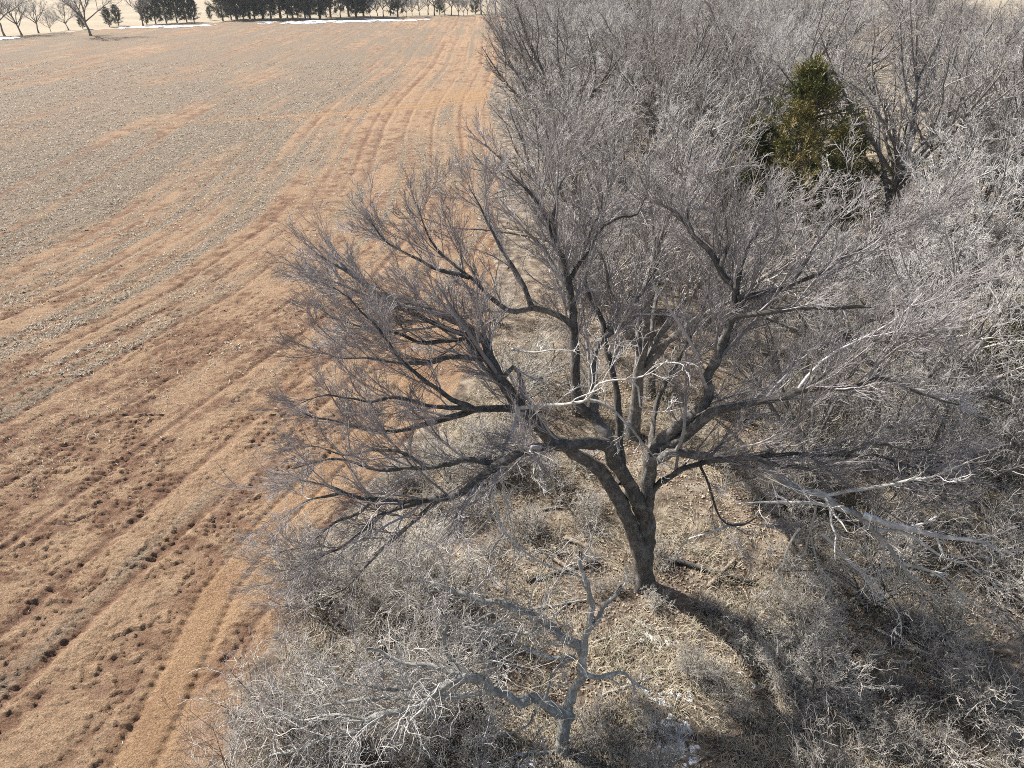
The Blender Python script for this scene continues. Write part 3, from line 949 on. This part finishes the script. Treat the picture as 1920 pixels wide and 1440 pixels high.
def clear(x, y, d):
    return all((x - a) ** 2 + (y - b) ** 2 > d * d for a, b in spots)


# the ones that can be picked out near the front of the wood
FRONT = [
    (2, 4.4, 21.5, .92, 'bare tree rising just behind the largest tree, left of its upright stems'),
    (0, 5.6, 24.5, .74, 'bare tree with dense fine twigs behind the upper right of the largest tree'),
    (1, 14.6, 21.5, .80, 'wide bare tree between the largest tree and the dark cedar at the right edge'),
    (3, 18.8, 17.5, .95, 'small bare tree at the right edge level with the largest tree'),
    (4, 4.2, 31.0, .95, 'bare tree at the field edge directly behind the largest tree'),
    (4, 12.2, 30.5, .6, 'slender bare tree just in front of the green cedar'),
    (1, 23.5, 34.0, .9, 'pale bare tree in front of the cedar on its right side'),
    (3, 7.0, 34.5, 1.1, 'bare tree left of and nearer than the green cedar'),
    (2, 27.5, 38.0, .95, 'tall dark-limbed bare tree standing right of the green cedar'),
    (3, 9.6, 19.0, .72, 'small bare tree in the thicket nearest right of the largest tree'),
    (4, 12.4, 17.2, .72, 'short many-stemmed bare tree in the thicket right of the largest tree'),
    (3, 12.8, 25.5, .80, 'low bare tree under the crown edge below the green cedar'),
    (4, 16.2, 25.8, .85, 'many-stemmed bare tree left of the dark cedar at the right edge'),
    (0, 20.8, 24.6, .72, 'bare tree behind the dark cedar at the right edge'),
    (3, 23.5, 28.0, .85, 'bare tree at the right edge above the dark cedar'),
    (2, 19.5, 53.0, 1.15, 'tall dark-limbed bare tree rising behind the green cedar'),
    (3, 3.6, 44.0, .95, 'bare tree leaning over the field edge short of the sandy gap'),
    (4, 2.6, 58.0, 1.0, 'bare grey tree at the field edge between the largest tree and the sandy gap'),
]
for k, x, y, s, lab in FRONT:
    spots.append((x, y))
    place_tree(k, x, y, rngW.uniform(0, 6.28), s, lab, None)
spots += [(BIG[0], BIG[1]), (16.2, 41.0), (15.5, 39.0), (18, 44)]
n_w = 0
for ymin, ymax, dmin, tries in ((24, 70, 4.3, 1500), (70, 130, 5.4, 2500), (130, 235, 7.6, 3500)):
    for _ in range(tries):
        y = rngW.uniform(ymin, ymax)
        x = rngW.uniform(float(edge_x(np.array(y))) + 3.6, 0.80 * y + 8)
        if y > 90 and y < 106 and x < 9:
            continue                            # the sandy gap
        if 48 < y < 130 and abs(x - .47 * y) < 7.0 or y > 165 and x > .54 * y and x < .66 * y:
            continue                            # open grass inside the wood
        if 23 < y < 46 and abs(x - .39 * y) < 5.6:
            continue                            # keep the cedar in sight
        if not clear(x, y, dmin * (1 if x < 60 else 1.25)):
            continue
        if n_w >= 285:
            break
        spots.append((x, y))
        n_w += 1
        k = int(rngW.integers(0, 5))
        s = rngW.uniform(0.8, 1.12)
        e = x - float(edge_x(np.array(y)))
        if e < 6:
            lab, g = ('bare grey tree at the near field edge of the wood', 'bare trees along the near field edge') if y < 88 else ('bare grey tree at the field edge beyond the sandy gap', 'bare trees along the far field edge')
        elif y < 70:
            lab, g = 'leafless tree in the tangled wood around the green cedar', 'leafless trees around the cedar'
        elif y < 130:
            lab, g = 'leafless tree in the middle of the wood behind the green cedar', 'leafless trees behind the cedar'
        else:
            lab, g = 'hazy leafless tree far back in the wood at the top of the photo', 'leafless trees far back in the wood'
        place_tree(k, x, y, rngW.uniform(0, 6.28), s, lab, g, tilt=0.08)
print('wood trees', n_w)


# ------------------------------------------------------------------ evergreen cedars
def proto_cedar(seed, H=9.0, W=2.6, nb=230, nbl=46, blade=0.26):
    rng = np.random.default_rng(seed)
    tk = Tubes()
    p, r, L = resample([(0, 0, -.3), (0, 0, 1), (.05, .05, H * .5), (0, 0, H * .96)], 10, .17, .02, rng, .02)
    tk.add(p[None], r[None], 8)
    t = rng.random(nb) ** 0.8
    z0 = H * (0.05 + 0.89 * t)
    az = rng.random(nb) * 6.283
    wid = W * (np.sin(np.clip((t * 0.86 + 0.14), 0, 1) * math.pi) ** 0.7 * (1 - 0.45 * t)) * (0.75 + 0.35 * np.sin(az * 3 + t * 9)) * rng.uniform(.75, 1.15, nb) + .15
    K = 6
    d = np.stack([np.cos(az), np.sin(az), np.full(nb, .25) + .5 * t], -1)
    d = norm(d)
    P = np.zeros((nb, K, 3))
    P[:, 0] = np.stack([np.zeros(nb), np.zeros(nb), z0 - .3 * wid], -1)
    for k in range(1, K):
        P[:, k] = P[:, k - 1] + d * (wid / (K - 1))[:, None]
        d[:, 2] += 0.10
        d = norm(d + rng.normal(0, .06, (nb, 3)))
    rad = np.linspace(.03, .006, K)[None] * np.ones((nb, 1))
    tk.add(P, rad, 3)
    sp, sr = grow(P, rad, 9, 0.35, 1.0, 0.7, .25, lambda t_, pl: np.full_like(t_, .55), 4, rng, up=.3, curl=.15, trop=.05, rtip=.004)
    # tiny scale-leaf plumes: flat blades set along every spray
    n = len(sp)
    per = max(6, nbl // 3)
    idx = np.repeat(np.arange(n), per)
    f = rng.random(len(idx)) * 2.99
    i = f.astype(int)
    u = (f - i)[:, None]
    pos = sp[idx, i] * (1 - u) + sp[idx, i + 1] * u
    T = norm(sp[idx, i + 1] - sp[idx, i])
    dr = norm(T * .8 + rng.normal(0, .55, T.shape) + np.array([0, 0, .25]))
    sd = norm(np.cross(dr, rng.normal(0, 1, dr.shape)))
    ln = rng.uniform(.5, 1.1, (len(idx), 1)) * blade
    w = ln * .085
    v = np.stack([pos - sd * w * .6, pos + dr * ln * .55 - sd * w, pos + dr * ln, pos + dr * ln * .55 + sd * w], 1).reshape(-1, 3)
    q = (np.arange(len(idx)) * 4)[:, None] + np.arange(4)[None]
    return tk.mesh('cedar_trunk'), mesh_from('cedar_crown', v, [q], smooth=False)


CED = [proto_cedar(5, 10.2, 4.3, 230, 54, .27), proto_cedar(9, 8.5, 3.2, 130, 36, .42)]
for i, (a, b) in enumerate(CED):
    a.materials.append(M_BARK_G)
    b.materials.append(M_CEDAR if i == 0 else M_CEDAR_D)


def place_cedar(k, x, y, rz, sc, label, group=None, z=None):
    o = empty('cedar_tree', (x, y, float(floor_z(np.array(x), np.array(y))) if z is None else z), rz, 1)
    o.scale = sc if isinstance(sc, tuple) else (sc, sc, sc)
    tag(o, label, 'tree', group)
    obj('trunk', CED[k][0], None, o)
    obj('crown', CED[k][1], None, o)


place_cedar(0, 16.2, 41.0, 1.0, (1.15, 1.15, 1.03), 'olive green cedar with bronze tips standing among the bare trees')
place_cedar(0, 14.2, 42.5, 3.4, (.75, .75, .72), 'smaller bronze-tinged cedar against the left side of the olive green cedar')
place_cedar(0, 19.6, 42.5, 4.6, (.9, .9, .72), 'darker cedar tucked against the right foot of the olive green cedar')
place_cedar(0, 17.9, 22.5, 2.0, .50, 'dark cedar half hidden by twigs at the right edge of the photo')
place_cedar(0, 6.4, 32.0, 2.6, .42, 'small green cedar sapling deep among the twigs behind the largest tree')

# ------------------------------------------------------------------ the far tree line and the lone field tree
place_tree(1, float(ground_at(170, 67)[0]), float(ground_at(170, 67)[1]), 1.2, 1.25, 'lone bare tree standing out in the far left of the field', None, z=0)
rngF = np.random.default_rng(3)
far = []
for px, py, kind, sc in ((40, 64, 1, .9), (72, 60, 0, .75), (95, 58, 4, .6), (128, 54, 3, .8), (268, 46, 2, .7), (8, 66, 0, 1.0)):
    g = ground_at(px, py)
    place_tree(kind, float(g[0]), float(g[1]), rngF.uniform(0, 6), sc, 'bare tree at the far left end of the tree line past the lone tree', 'bare trees at the far left of the tree line', z=-.1)
for px, py, sc in ((155, 52, .45), (205, 48, .55), (222, 46, .6), (275, 44, .75), (292, 43, 1.0), (312, 42, 1.1), (332, 41, 1.1), (350, 40, 1.0), (364, 40, .75)):
    g = ground_at(px, py)
    place_cedar(1, float(g[0]), float(g[1]), rngF.uniform(0, 6), (sc * 1.2, sc * 1.2, sc), 'dark evergreen in the far clump behind the left strip of snow', 'evergreens of the far left clump', z=-.1)
g = ground_at(394, 36)
place_cedar(1, float(g[0]), float(g[1]), 1, .42, 'small round dark evergreen alone in the gap of the far tree line', None, z=-.1)
px = 418.0
i = 0
while px < 950:
    py = 36.5 - (px - 418) * 0.022
    g = ground_at(px, py + rngF.uniform(-2.5, 1.5))
    if i % 6 in (3, 5) and px > 500 or px > 690 and i % 2 == 0:
        place_tree(int(rngF.integers(0, 5)), float(g[0]), float(g[1]), rngF.uniform(0, 6), rngF.uniform(.7, .95), 'bare tree between the dark evergreens of the long far tree line', 'bare trees in the long far tree line', z=-.1)
    else:
        s = rngF.uniform(.8, 1.9) * (1.0 if px < 700 else .6)
        place_cedar(1, float(g[0]), float(g[1]), rngF.uniform(0, 6), (s * 1.5, s * 1.5, s * 1.25), 'dark evergreen in the long far tree line beyond the field', 'evergreens in the long far tree line', z=-.1)
    px += rngF.uniform(7, 19)
    i += 1


# ------------------------------------------------------------------ shrubs and saplings
def proto_shrub(seed, H=1.8, ns=14, open_=0.6, curl=.16, dens=1.0):
    rng = np.random.default_rng(seed)
    K = 7
    az = rng.random(ns) * 6.283
    inc = rng.uniform(.08, open_, ns)
    P = np.zeros((ns, K, 3))
    P[:, 0] = rng.normal(0, .14, (ns, 3)) * np.array([1, 1, 0]) - np.array([0, 0, .08])
    d = np.stack([np.sin(inc) * np.cos(az), np.sin(inc) * np.sin(az), np.cos(inc)], -1)
    L = H * rng.uniform(.6, 1.15, ns)
    for k in range(1, K):
        P[:, k] = P[:, k - 1] + d * (L / (K - 1))[:, None]
        d = norm(d + rng.normal(0, curl, (ns, 3)) + np.stack([np.cos(az), np.sin(az), np.zeros(ns)], -1) * .05)
    r = np.linspace(.021, .006, K)[None] * rng.uniform(.7, 1.3, (ns, 1))
    st = Tubes().add(P, r, 4)
    tw = Tubes()
    a, b = grow(P, r, 7 * dens, .2, 1, .7, .22, lambda t, pl: .38 * pl * (1.1 - .4 * t), 5, rng, up=.12, curl=curl * 1.4, trop=.02, rtip=.0042)
    tw.add(a, b, 3)
    c, e = grow(a, b, 5.5 * dens, .12, 1, .7, .25, lambda t, pl: .45 * pl, 4, rng, up=.08, curl=curl * 1.5, trop=.01, rtip=.0036)
    tw.add(c, e, 3)
    f, g_ = grow(c, e, 2.5 * dens, .2, 1, .7, .25, lambda t, pl: .5 * pl, 3, rng, up=.06, curl=.2, trop=.01, rtip=.003)
    tw.add(f, g_, 3)
    return st.mesh('shrub_stems'), tw.mesh('shrub_twigs')


SHR = [proto_shrub(1, 1.7, 14, .75), proto_shrub(2, 2.3, 12, .6, .2), proto_shrub(3, 1.2, 18, 1.0, .26, .9), proto_shrub(4, 3.0, 5, .55, .14, .85)]
for i, (a, b) in enumerate(SHR):
    a.materials.append(M_BARK_G if i < 3 else M_TWIG_R)
    b.materials.append(M_TWIG_S if i < 3 else M_TWIG_R)


def place_shrub(k, x, y, rz, sc, label, group, name='bare_shrub'):
    o = empty(name, (x, y, float(floor_z(np.array(x), np.array(y)))), rz, sc)
    o.scale = tuple(sc * f_ for f_ in rngS.uniform(.7, 1.3, 3))
    o.rotation_euler = (float(rngS.normal(0, .2)), float(rngS.normal(0, .2)), rz)
    tag(o, label, 'shrub', group)
    obj('stems', SHR[k][0], None, o)
    obj('twigs', SHR[k][1], None, o)


rngS = np.random.default_rng(8)
ns = 0


def shrub_region(n, x0, x1, y0, y1, ks, s0, s1, label, group, avoid=True):
    global ns
    c = 0
    for _ in range(n * 6):
        if c >= n:
            break
        y = rngS.uniform(y0, y1)
        x = rngS.uniform(x0, x1)
        if x < float(edge_x(np.array(y))) - .3:
            continue
        # leave the clearing round the big trunk open
        if avoid and (((x - 4.2) / 3.2) ** 2 + ((y - 13.2) / 2.6) ** 2 < 1 or ((x - 2.2) / 1.6) ** 2 + ((y - 11.4) / 1.8) ** 2 < 1 or ((x - 1.5) / 1.3) ** 2 + ((y - 9.3) / 1.3) ** 2 < 1):
            continue
        c += 1
        ns += 1
        place_shrub(int(rngS.choice(ks)), x, y, rngS.uniform(0, 6.28), rngS.uniform(s0, s1), label, group)


shrub_region(38, -6.0, -0.6, 7.2, 15.5, [0, 0, 1, 1, 2], .8, 1.3, 'grey twiggy shrub crowding left of the low dead tree', 'shrubs left of the low dead tree')
shrub_region(30, -4.5, 3, 14.6, 22, [0, 2, 2], .6, 1.0, 'dry shrub under the left limbs of the largest tree', 'shrubs under the left limbs')
shrub_region(26, 5.8, 11.8, 7.2, 13.0, [0, 2, 2], .6, 1.1, 'pale tangled shrub in the bottom right corner of the photo', 'shrubs in the bottom right corner')
shrub_region(36, 1.5, 9, 7.8, 15.5, [2, 2, 0, 1], .35, .75, 'low scrubby regrowth on the littered ground around the largest trunk', 'low regrowth around the largest trunk', False)
shrub_region(60, 5.8, 20, 13.2, 24, [0, 1, 1, 2], .8, 1.35, 'grey shrub in the thicket right of the largest trunk', 'shrubs right of the largest trunk')
shrub_region(40, -1, 26, 21, 40, [0, 1, 1], .9, 1.5, 'tall grey shrub in the thicket behind the largest tree', 'shrubs behind the largest tree')
shrub_region(40, -1, 45, 40, 100, [1, 1, 0], 1.1, 1.8, 'grey shrub filling the wood around the green cedar', 'shrubs around the cedar')
for k_, (x, y, s) in enumerate([(-5.9, 8.9, .85), (-5.2, 8.2, .9), (-6.1, 10.3, .75), (-5.7, 11.8, .65)]):
    place_shrub(3, x, y, k_ * 1.3, s, 'thin reddish-brown sapling leaning over the red soil at the bottom left', 'reddish saplings at the field edge', 'bare_sapling')


# ------------------------------------------------------------------ litter, grass, straw, clods (nobody could count them)
def scatter_quads(rng, pos, ln, w, tilt, flat_dir=None):
    n = len(pos)
    az = rng.random(n) * 6.283 if flat_dir is None else flat_dir
    d = np.stack([np.cos(az), np.sin(az), rng.normal(0, tilt, n)], -1)
    d = norm(d)
    s = norm(np.cross(d, np.stack([rng.normal(0, tilt, n), rng.normal(0, tilt, n), np.ones(n)], -1)))
    ln = ln[:, None]
    w = w[:, None]
    v = np.stack([pos - d * ln * .5, pos - s * w * .5 + np.array([0, 0, .008]), pos + d * ln * .5, pos + s * w * .5 + np.array([0, 0, .004])], 1).reshape(-1, 3)
    q = (np.arange(n) * 4)[:, None] + np.arange(4)[None]
    return v, q


rngG = np.random.default_rng(99)
n = 95000
y = 7 + 29 * rngG.random(n) ** 1.3
x = edge_x(y) + 0.2 + (0.78 * y + 6 - edge_x(y)) * rngG.random(n)
m = fbm(x * .5, y * .5, 3, 70) + rngG.normal(0, .12, n) > .42
x, y = x[m], y[m]
n = len(x)
v, q = scatter_quads(rngG, np.stack([x, y, floor_z(x, y) + .015 + .02 * rngG.random(n)], -1), rngG.uniform(.05, .12, n), rngG.uniform(.03, .07, n), .35)
tag(obj('leaf_litter', mesh_from('leaf_litter', v, [q], smooth=False), M_LEAF), 'fallen dead leaves covering the woodland floor', 'leaves', kind='stuff')


def grass_mesh(rng, cx, cy, cz, nb, h, spread, w):
    """curved blades, three segments each"""
    n = len(cx)
    idx = np.repeat(np.arange(n), nb)
    M = len(idx)
    az = rng.random(M) * 6.283
    base = np.stack([cx[idx], cy[idx], cz[idx] - .02], -1) + np.stack([np.cos(az), np.sin(az), np.zeros(M)], -1) * (rng.random((M, 1)) * .08)
    L = h[idx] * rng.uniform(.5, 1.2, M)
    out = np.stack([np.cos(az), np.sin(az)], -1)
    ln = rng.uniform(.15, 1.0, M) * spread
    p1 = base + np.concatenate([out * (L * ln * .25)[:, None], (L * .45)[:, None]], 1)
    p2 = base + np.concatenate([out * (L * ln * .62)[:, None], (L * (.80 - .25 * ln))[:, None]], 1)
    p3 = base + np.concatenate([out * (L * ln * 1.05)[:, None], (L * (.92 - .65 * ln))[:, None]], 1)
    side = np.stack([-np.sin(az), np.cos(az), np.zeros(M)], -1) * w
    v = np.stack([base - side, base + side, p1 - side * .8, p1 + side * .8, p2 - side * .55, p2 + side * .55, p3], 1).reshape(-1, 3)
    b = (np.arange(M) * 7)[:, None]
    q1 = b + np.array([[0, 1, 3, 2]])
    q2 = b + np.array([[2, 3, 5, 4]])
    t = b + np.array([[4, 5, 6]])
    return mesh_from('grass', v, [np.concatenate([q1, q2]), t], smooth=True)


n = 11000
y = 7 + 26 * rngG.random(n) ** 1.2
x = edge_x(y) + 0.1 + (0.76 * y + 5 - edge_x(y)) * rngG.random(n)
dens = fbm(x * .35, y * .35, 3, 71)
near_trunk = np.exp(-(((x - 6) / 5) ** 2 + ((y - 11.5) / 3.5) ** 2))
m = .6 * dens + .4 * fbm(x * 1.2, y * 1.2, 2, 76) + .12 * near_trunk + rngG.normal(0, .05, n) > .53
x, y = x[m], y[m]
tag(obj('dry_grass', grass_mesh(rngG, x, y, floor_z(x, y), 9, rngG.uniform(.22, .6, len(x)), 1.3, .006), M_GRASS), 'dry straw coloured grass tufts on the woodland floor', 'grass', kind='stuff')

# straw lying on the soil, thicker in the residue patches
n = 120000
y = 7 + 75 * rngG.random(n) ** 1.7
x = edge_x(y) - .2 - (0.80 * y + 4 + edge_x(y)) * rngG.random(n)
rx = x - row_curve(y)
dd = fbm(rx * .11, y * .05, 4, 101) * .7 + fbm(x * 1.3, y * 1.3, 3, 33) * .3 + field_lean(x, y)
m = dd + rngG.normal(0, .10, n) > .60 + .07 * (1 - sstep(14, 30, y))
x, y = x[m], y[m]
n = len(x)
sc = 1 + np.maximum(y - 20, 0) * .018
v, q = scatter_quads(rngG, np.stack([x, y, .02 + .03 * rngG.random(n)], -1), rngG.uniform(.12, .34, n) * sc, rngG.uniform(.010, .02, n) * sc, .22)
tag(obj('straw_residue', mesh_from('straw_residue', v, [q], smooth=False), M_STRAW), 'pale straw residue strewn over the red field', 'straw', kind='stuff')

# stubble tufts standing in the grey part of the field
n = 60000
y = 26 + 110 * rngG.random(n) ** 1.3
x = edge_x(y) - 1 - (0.80 * y + 6) * rngG.random(n)
rx = x - row_curve(y)
dd = fbm(rx * .11, y * .05, 4, 101) * .4 + fbm(x * .7, y * .7, 3, 34) * .45 + field_lean(x, y) + .55 * (fbm(rx * 1.6, y * .045, 3, 140) - .5) + .6 * (fbm(rx * .55 + 7, y * .02, 3, 150) - .5)
m = dd + rngG.normal(0, .07, n) - .16 * sstep(60, 125, y) > .47
x, y = x[m][:24000], y[m][:24000]
n = len(x)
sc = 1 + np.maximum(y - 40, 0) * .012
vv, tt = [], []
for k_ in range(3):
    az = rngG.random(n) * 6.283
    ln = rngG.uniform(.10, .22, n) * sc
    o_ = np.stack([np.cos(az), np.sin(az), np.zeros(n)], -1)
    sd_ = np.stack([-np.sin(az), np.cos(az), np.zeros(n)], -1) * (.02 * sc)[:, None]
    b_ = np.stack([x, y, np.full(n, -.01)], -1) + o_ * .05
    vv.append(np.stack([b_ - sd_, b_ + sd_, b_ + o_ * (ln * .8)[:, None] + np.array([0, 0, 1.0]) * (ln * .35)[:, None]], 1))
v = np.concatenate(vv).reshape(-1, 3)
tag(obj('crop_stubble', mesh_from('crop_stubble', v, [np.arange(len(v)).reshape(-1, 3)], smooth=False), M_STRAW), 'grey stubble tufts covering the upper left of the field', 'stubble', kind='stuff')

# dead grass beaten flat between the leaves
n = 70000
y = 7 + 22 * rngG.random(n) ** 1.25
x = edge_x(y) + .1 + (0.76 * y + 5 - edge_x(y)) * rngG.random(n)
m = fbm(x * .8 + 9, y * .8, 3, 72) + rngG.normal(0, .05, n) > .52
x, y = x[m], y[m]
n = len(x)
flow = 9 * fbm(x * .5, y * .5, 2, 73) + rngG.normal(0, .5, n)
v, q = scatter_quads(rngG, np.stack([x, y, floor_z(x, y) + .03 + .05 * rngG.random(n)], -1), rngG.uniform(.15, .45, n), rngG.uniform(.008, .016, n), .15, flow)
tag(obj('matted_grass', mesh_from('matted_grass', v, [q], smooth=False), M_GRASS), 'flattened dead grass matted over the woodland floor', 'grass', kind='stuff')


# ------------------------------------------------------------------ snow left in the shade
def snow(cx, cy, rx, ry, thr, cell, label, z=None, seed=0, rot=0.0, thick=.03, scale=2.0):
    nx, ny = int(2 * rx / cell), int(2 * ry / cell)
    X, Y = np.meshgrid(np.linspace(-rx, rx, nx), np.linspace(-ry, ry, ny))
    e = 1 - (X / rx) ** 2 - (Y / ry) ** 2
    f = fbm(X * scale + seed, Y * scale, 4, 300 + seed) - thr + .25 * (e - .6)
    wx = X * math.cos(rot) - Y * math.sin(rot) + cx
    wy = X * math.sin(rot) + Y * math.cos(rot) + cy
    base = floor_z(wx, wy) if z is None else np.full_like(wx, z)
    Z = base + np.clip(f * 4, -1, 1) * thick
    keepv = f > -0.06
    a = (np.arange(ny - 1)[:, None] * nx + np.arange(nx - 1)[None, :])
    q = np.stack([a, a + 1, a + nx + 1, a + nx], -1).reshape(-1, 4)
    q = q[keepv.ravel()[q].all(1)]
    if not len(q):
        return
    used = np.zeros(nx * ny, bool)
    used[q.ravel()] = True
    remap = np.cumsum(used) - 1
    me = mesh_from('snow_patch', np.stack([wx, wy, Z], -1).reshape(-1, 3)[used], [remap[q]])
    tag(obj('snow_patch', me, M_SNOW), label, 'snow')


for px, py, rx, ry, thr, lab in ((1255, 1385, .8, .7, .50, 'patch of old snow at the bottom, nearest right of the dead tree'),
                                 (1385, 1282, .9, .4, .50, 'patch of thin snow in the shade right of the red soil patch'),
                                 (1225, 1195, .7, .3, .54, 'thin streak of snow below the largest trunk'),
                                 (1222, 1100, .22, .12, .5, 'small clump of snow at the foot of the largest trunk'),
                                 (990, 1425, .3, .3, .5, 'small patch of snow at the foot of the low dead tree'),
                                 (1245, 1300, .7, .4, .52, 'broken snow patch beside the small red soil patch')):
    g = ground_at(px, py, .1)
    snow(g[0], g[1], rx, ry, thr, .03, lab, seed=px % 37, scale=8.0, thick=.022)
for p0, p1, hw, lab in (((235, 52), (395, 48), 5, 'bright snow strip under the far left evergreen clump'),
                        ((505, 43), (785, 37.5), 6.5, 'long bright snow strip under the far tree line'),
                        ((-20, 77), (36, 69), 2.6, 'snow strip at the far left end of the field')):
    a, b = ground_at(*p0), ground_at(*p1)
    c = .5 * (a + b)
    snow(c[0], c[1], np.linalg.norm(b - a) / 2 * 1.15, hw, .46, .35, lab, z=.06, rot=math.atan2(b[1] - a[1], b[0] - a[0]), seed=int(p0[0]) % 11, thick=.08, scale=.55)

# ------------------------------------------------------------------ fallen wood
rngD = np.random.default_rng(61)


def log(px0, py0, px1, py1, r, label, mat, bend=.04, name='fallen_log', twigs=0, group=None):
    a, b = ground_at(px0, py0, .12), ground_at(px1, py1, .12)
    a[2] = floor_z(a[0], a[1]) + r * .8
    b[2] = floor_z(b[0], b[1]) + r * .8
    K = 12
    t = np.linspace(0, 1, K)[:, None]
    p = a + (b - a) * t
    p[:, :2] += rngD.normal(0, bend, (K, 2)).cumsum(0) * .35
    p[:, 2] = floor_z(p[:, 0], p[:, 1]) + r * .8 + .02
    rad = r * (1 - .35 * t[:, 0]) * rngD.uniform(.9, 1.1, K)
    c = p[0].copy()
    v, q, u = tubes((p - c)[None], rad[None], 9)
    n0 = len(v)
    v = np.vstack([v, p[0] - c, p[-1] - c])
    u = np.vstack([u, [[0, 0]], [[0, 1]]])
    s = np.arange(9)
    tri = np.concatenate([np.stack([(s + 1) % 9, s, np.full(9, n0)], -1), np.stack([n0 - 9 + s, n0 - 9 + (s + 1) % 9, np.full(9, n0 + 1)], -1)])
    if twigs:
        o = empty(name, tuple(c))
        obj('branch', mesh_from('log', v, [q, tri], u), mat, o)
        tb = Tubes()
        l1, q1 = grow((p - c)[None], rad[None], twigs, .2, 1, .7, .2, lambda t_, pl: .3 * pl, 6, rngD, up=.15, curl=.2, trop=0, rtip=.005)
        tb.add(l1, q1, 4)
        l2, q2 = grow(l1, q1, 4, .2, 1, .7, .2, lambda t_, pl: .45 * pl, 4, rngD, up=.1, curl=.25, trop=0, rtip=.004)
        tb.add(l2, q2, 3)
        tag(obj('twigs', tb.mesh('log_twigs'), M_TWIG_D, o), kind='stuff')
    else:
        o = obj(name, mesh_from('log', v, [q, tri], u), mat)
        o.location = tuple(c)
    tag(o, label, 'log' if name == 'fallen_log' else 'branch', group)


log(1060, 1012, 1102, 1030, .085, 'short pale broken log left of the largest trunk', M_LOG, .01)
log(1040, 1050, 1092, 1082, .06, 'thin tan log just below the short pale broken log', M_LOG, .02)
log(985, 1085, 1120, 1055, .05, 'long dark fallen branch left of the largest trunk', M_BARK_G, .05, 'fallen_branch', 5)
log(1240, 1045, 1410, 1085, .08, 'curved dark log lying in the shade right of the largest trunk', M_BARK_G, .06)
log(1330, 1098, 1380, 1050, .07, 'short tan log crossing the curved dark log', M_LOG, .02)
log(990, 1140, 1110, 1120, .03, 'thin pale stick below the snag of the dead tree', M_DEAD, .03, 'fallen_branch', 3)
log(1000, 1185, 1060, 1130, .025, 'thin leaning stick left of the broken snags', M_DEAD, .03, 'fallen_branch', 2)
log(960, 1415, 1045, 1400, .05, 'grey log at the foot of the low dead tree', M_DEAD2, .02)
for k_, (a_, b_, c_, d_, t_) in enumerate([(1180, 1150, 1290, 1205, 'thin grey stick below the foot of the largest trunk'),
                                           (1120, 1200, 1205, 1175, 'thin grey stick beside the thin streak of snow'),
                                           (1130, 1300, 1240, 1265, 'grey stick beside the broken snow patch'),
                                           (1440, 1130, 1560, 1195, 'pale stick in the shade below the hanging dead twigs'),
                                           (1480, 1300, 1600, 1345, 'grey stick among the pale shrubs at bottom right'),
                                           (1560, 1210, 1650, 1300, 'long bleached branch fallen across the lower right litter'),
                                           (1700, 1080, 1860, 1165, 'bleached branch fallen below the pale drooping limb'),
                                           (900, 1230, 985, 1250, 'thin stick under the limbs of the low dead tree'),
                                           (1010, 960, 1110, 940, 'grey stick on the litter left of the trunk fork')]):
    log(a_, b_, c_, d_, .018 + .006 * (k_ % 3), t_, M_DEAD, .05, 'fallen_branch', 5)
log(1640, 1180, 1800, 1260, .04, 'pale fallen branch on the litter at lower right', M_DEAD, .05, 'fallen_branch', 6)

# ------------------------------------------------------------------ thin winter haze over the whole place
hz = bpy.data.materials.new('haze')
hz.use_nodes = True
hn = hz.node_tree
hn.nodes.clear()
ho = hn.nodes.new('ShaderNodeOutputMaterial')
hv = hn.nodes.new('ShaderNodeVolumePrincipled')
hv.inputs['Color'].default_value = (0.93, 0.95, 1.0, 1)
hv.inputs['Density'].default_value = 0.00014
hv.inputs['Anisotropy'].default_value = 0.35
hn.links.new(hv.outputs[0], ho.inputs['Volume'])
X0, X1, Y0, Y1, Z0, Z1 = -4200, 4200, -400, 7200, -1.5, 22
v = [(x, y, z) for z in (Z0, Z1) for y in (Y0, Y1) for x in (X0, X1)]
hme = mesh_from('haze', v, [[(0, 2, 3, 1), (4, 5, 7, 6), (0, 1, 5, 4), (2, 6, 7, 3), (0, 4, 6, 2), (1, 3, 7, 5)]], smooth=False)
tag(obj('haze', hme, hz), 'thin pale haze over the far field and wood', 'haze', kind='stuff')
scene.cycles.volume_bounces = 0

# labels of small groups: say which one by its order from left to right
ORD = ['leftmost', 'second from the left', 'third from the left', 'fourth from the left', 'fifth from the left', 'sixth from the left',
       'seventh from the left', 'eighth from the left', 'ninth from the left', 'tenth from the left', 'eleventh from the left', 'twelfth from the left']
SHORT = {'bare trees at the far left of the tree line': 'bare tree past the lone tree at far left',
         'evergreens of the far left clump': 'dark evergreen of the far clump behind the left snow strip',
         'reddish saplings at the field edge': 'thin reddish-brown sapling over the red soil at bottom left',
         'bare trees in the long far tree line': 'bare tree between evergreens of the far tree line',
         'bare trees along the near field edge': 'bare tree at the field edge before the sandy gap',
         'bare trees along the far field edge': 'bare tree at the field edge beyond the sandy gap'}
byg = {}
for o_ in bpy.data.objects:
    if o_.parent is None and o_.get('group') in SHORT:
        byg.setdefault(o_['group'], []).append(o_)
for g_, os_ in byg.items():
    if len(os_) <= len(ORD):
        os_.sort(key=lambda o_: o_.location.x / max(o_.location.y, 1))
        for k_, o_ in enumerate(os_):
            nm = ORD[k_] if k_ < len(os_) - 1 else 'rightmost'
            o_['label'] = SHORT[g_] + ', ' + nm

import os
if os.environ.get('COUNT_TRIS'):
    from collections import Counter
    cc = Counter()
    for m_ in bpy.data.meshes:
        cc[m_.name.split('.')[0]] += len(m_.loops) - 2 * len(m_.polygons)
    print('TRIS', sum(cc.values()), cc.most_common())
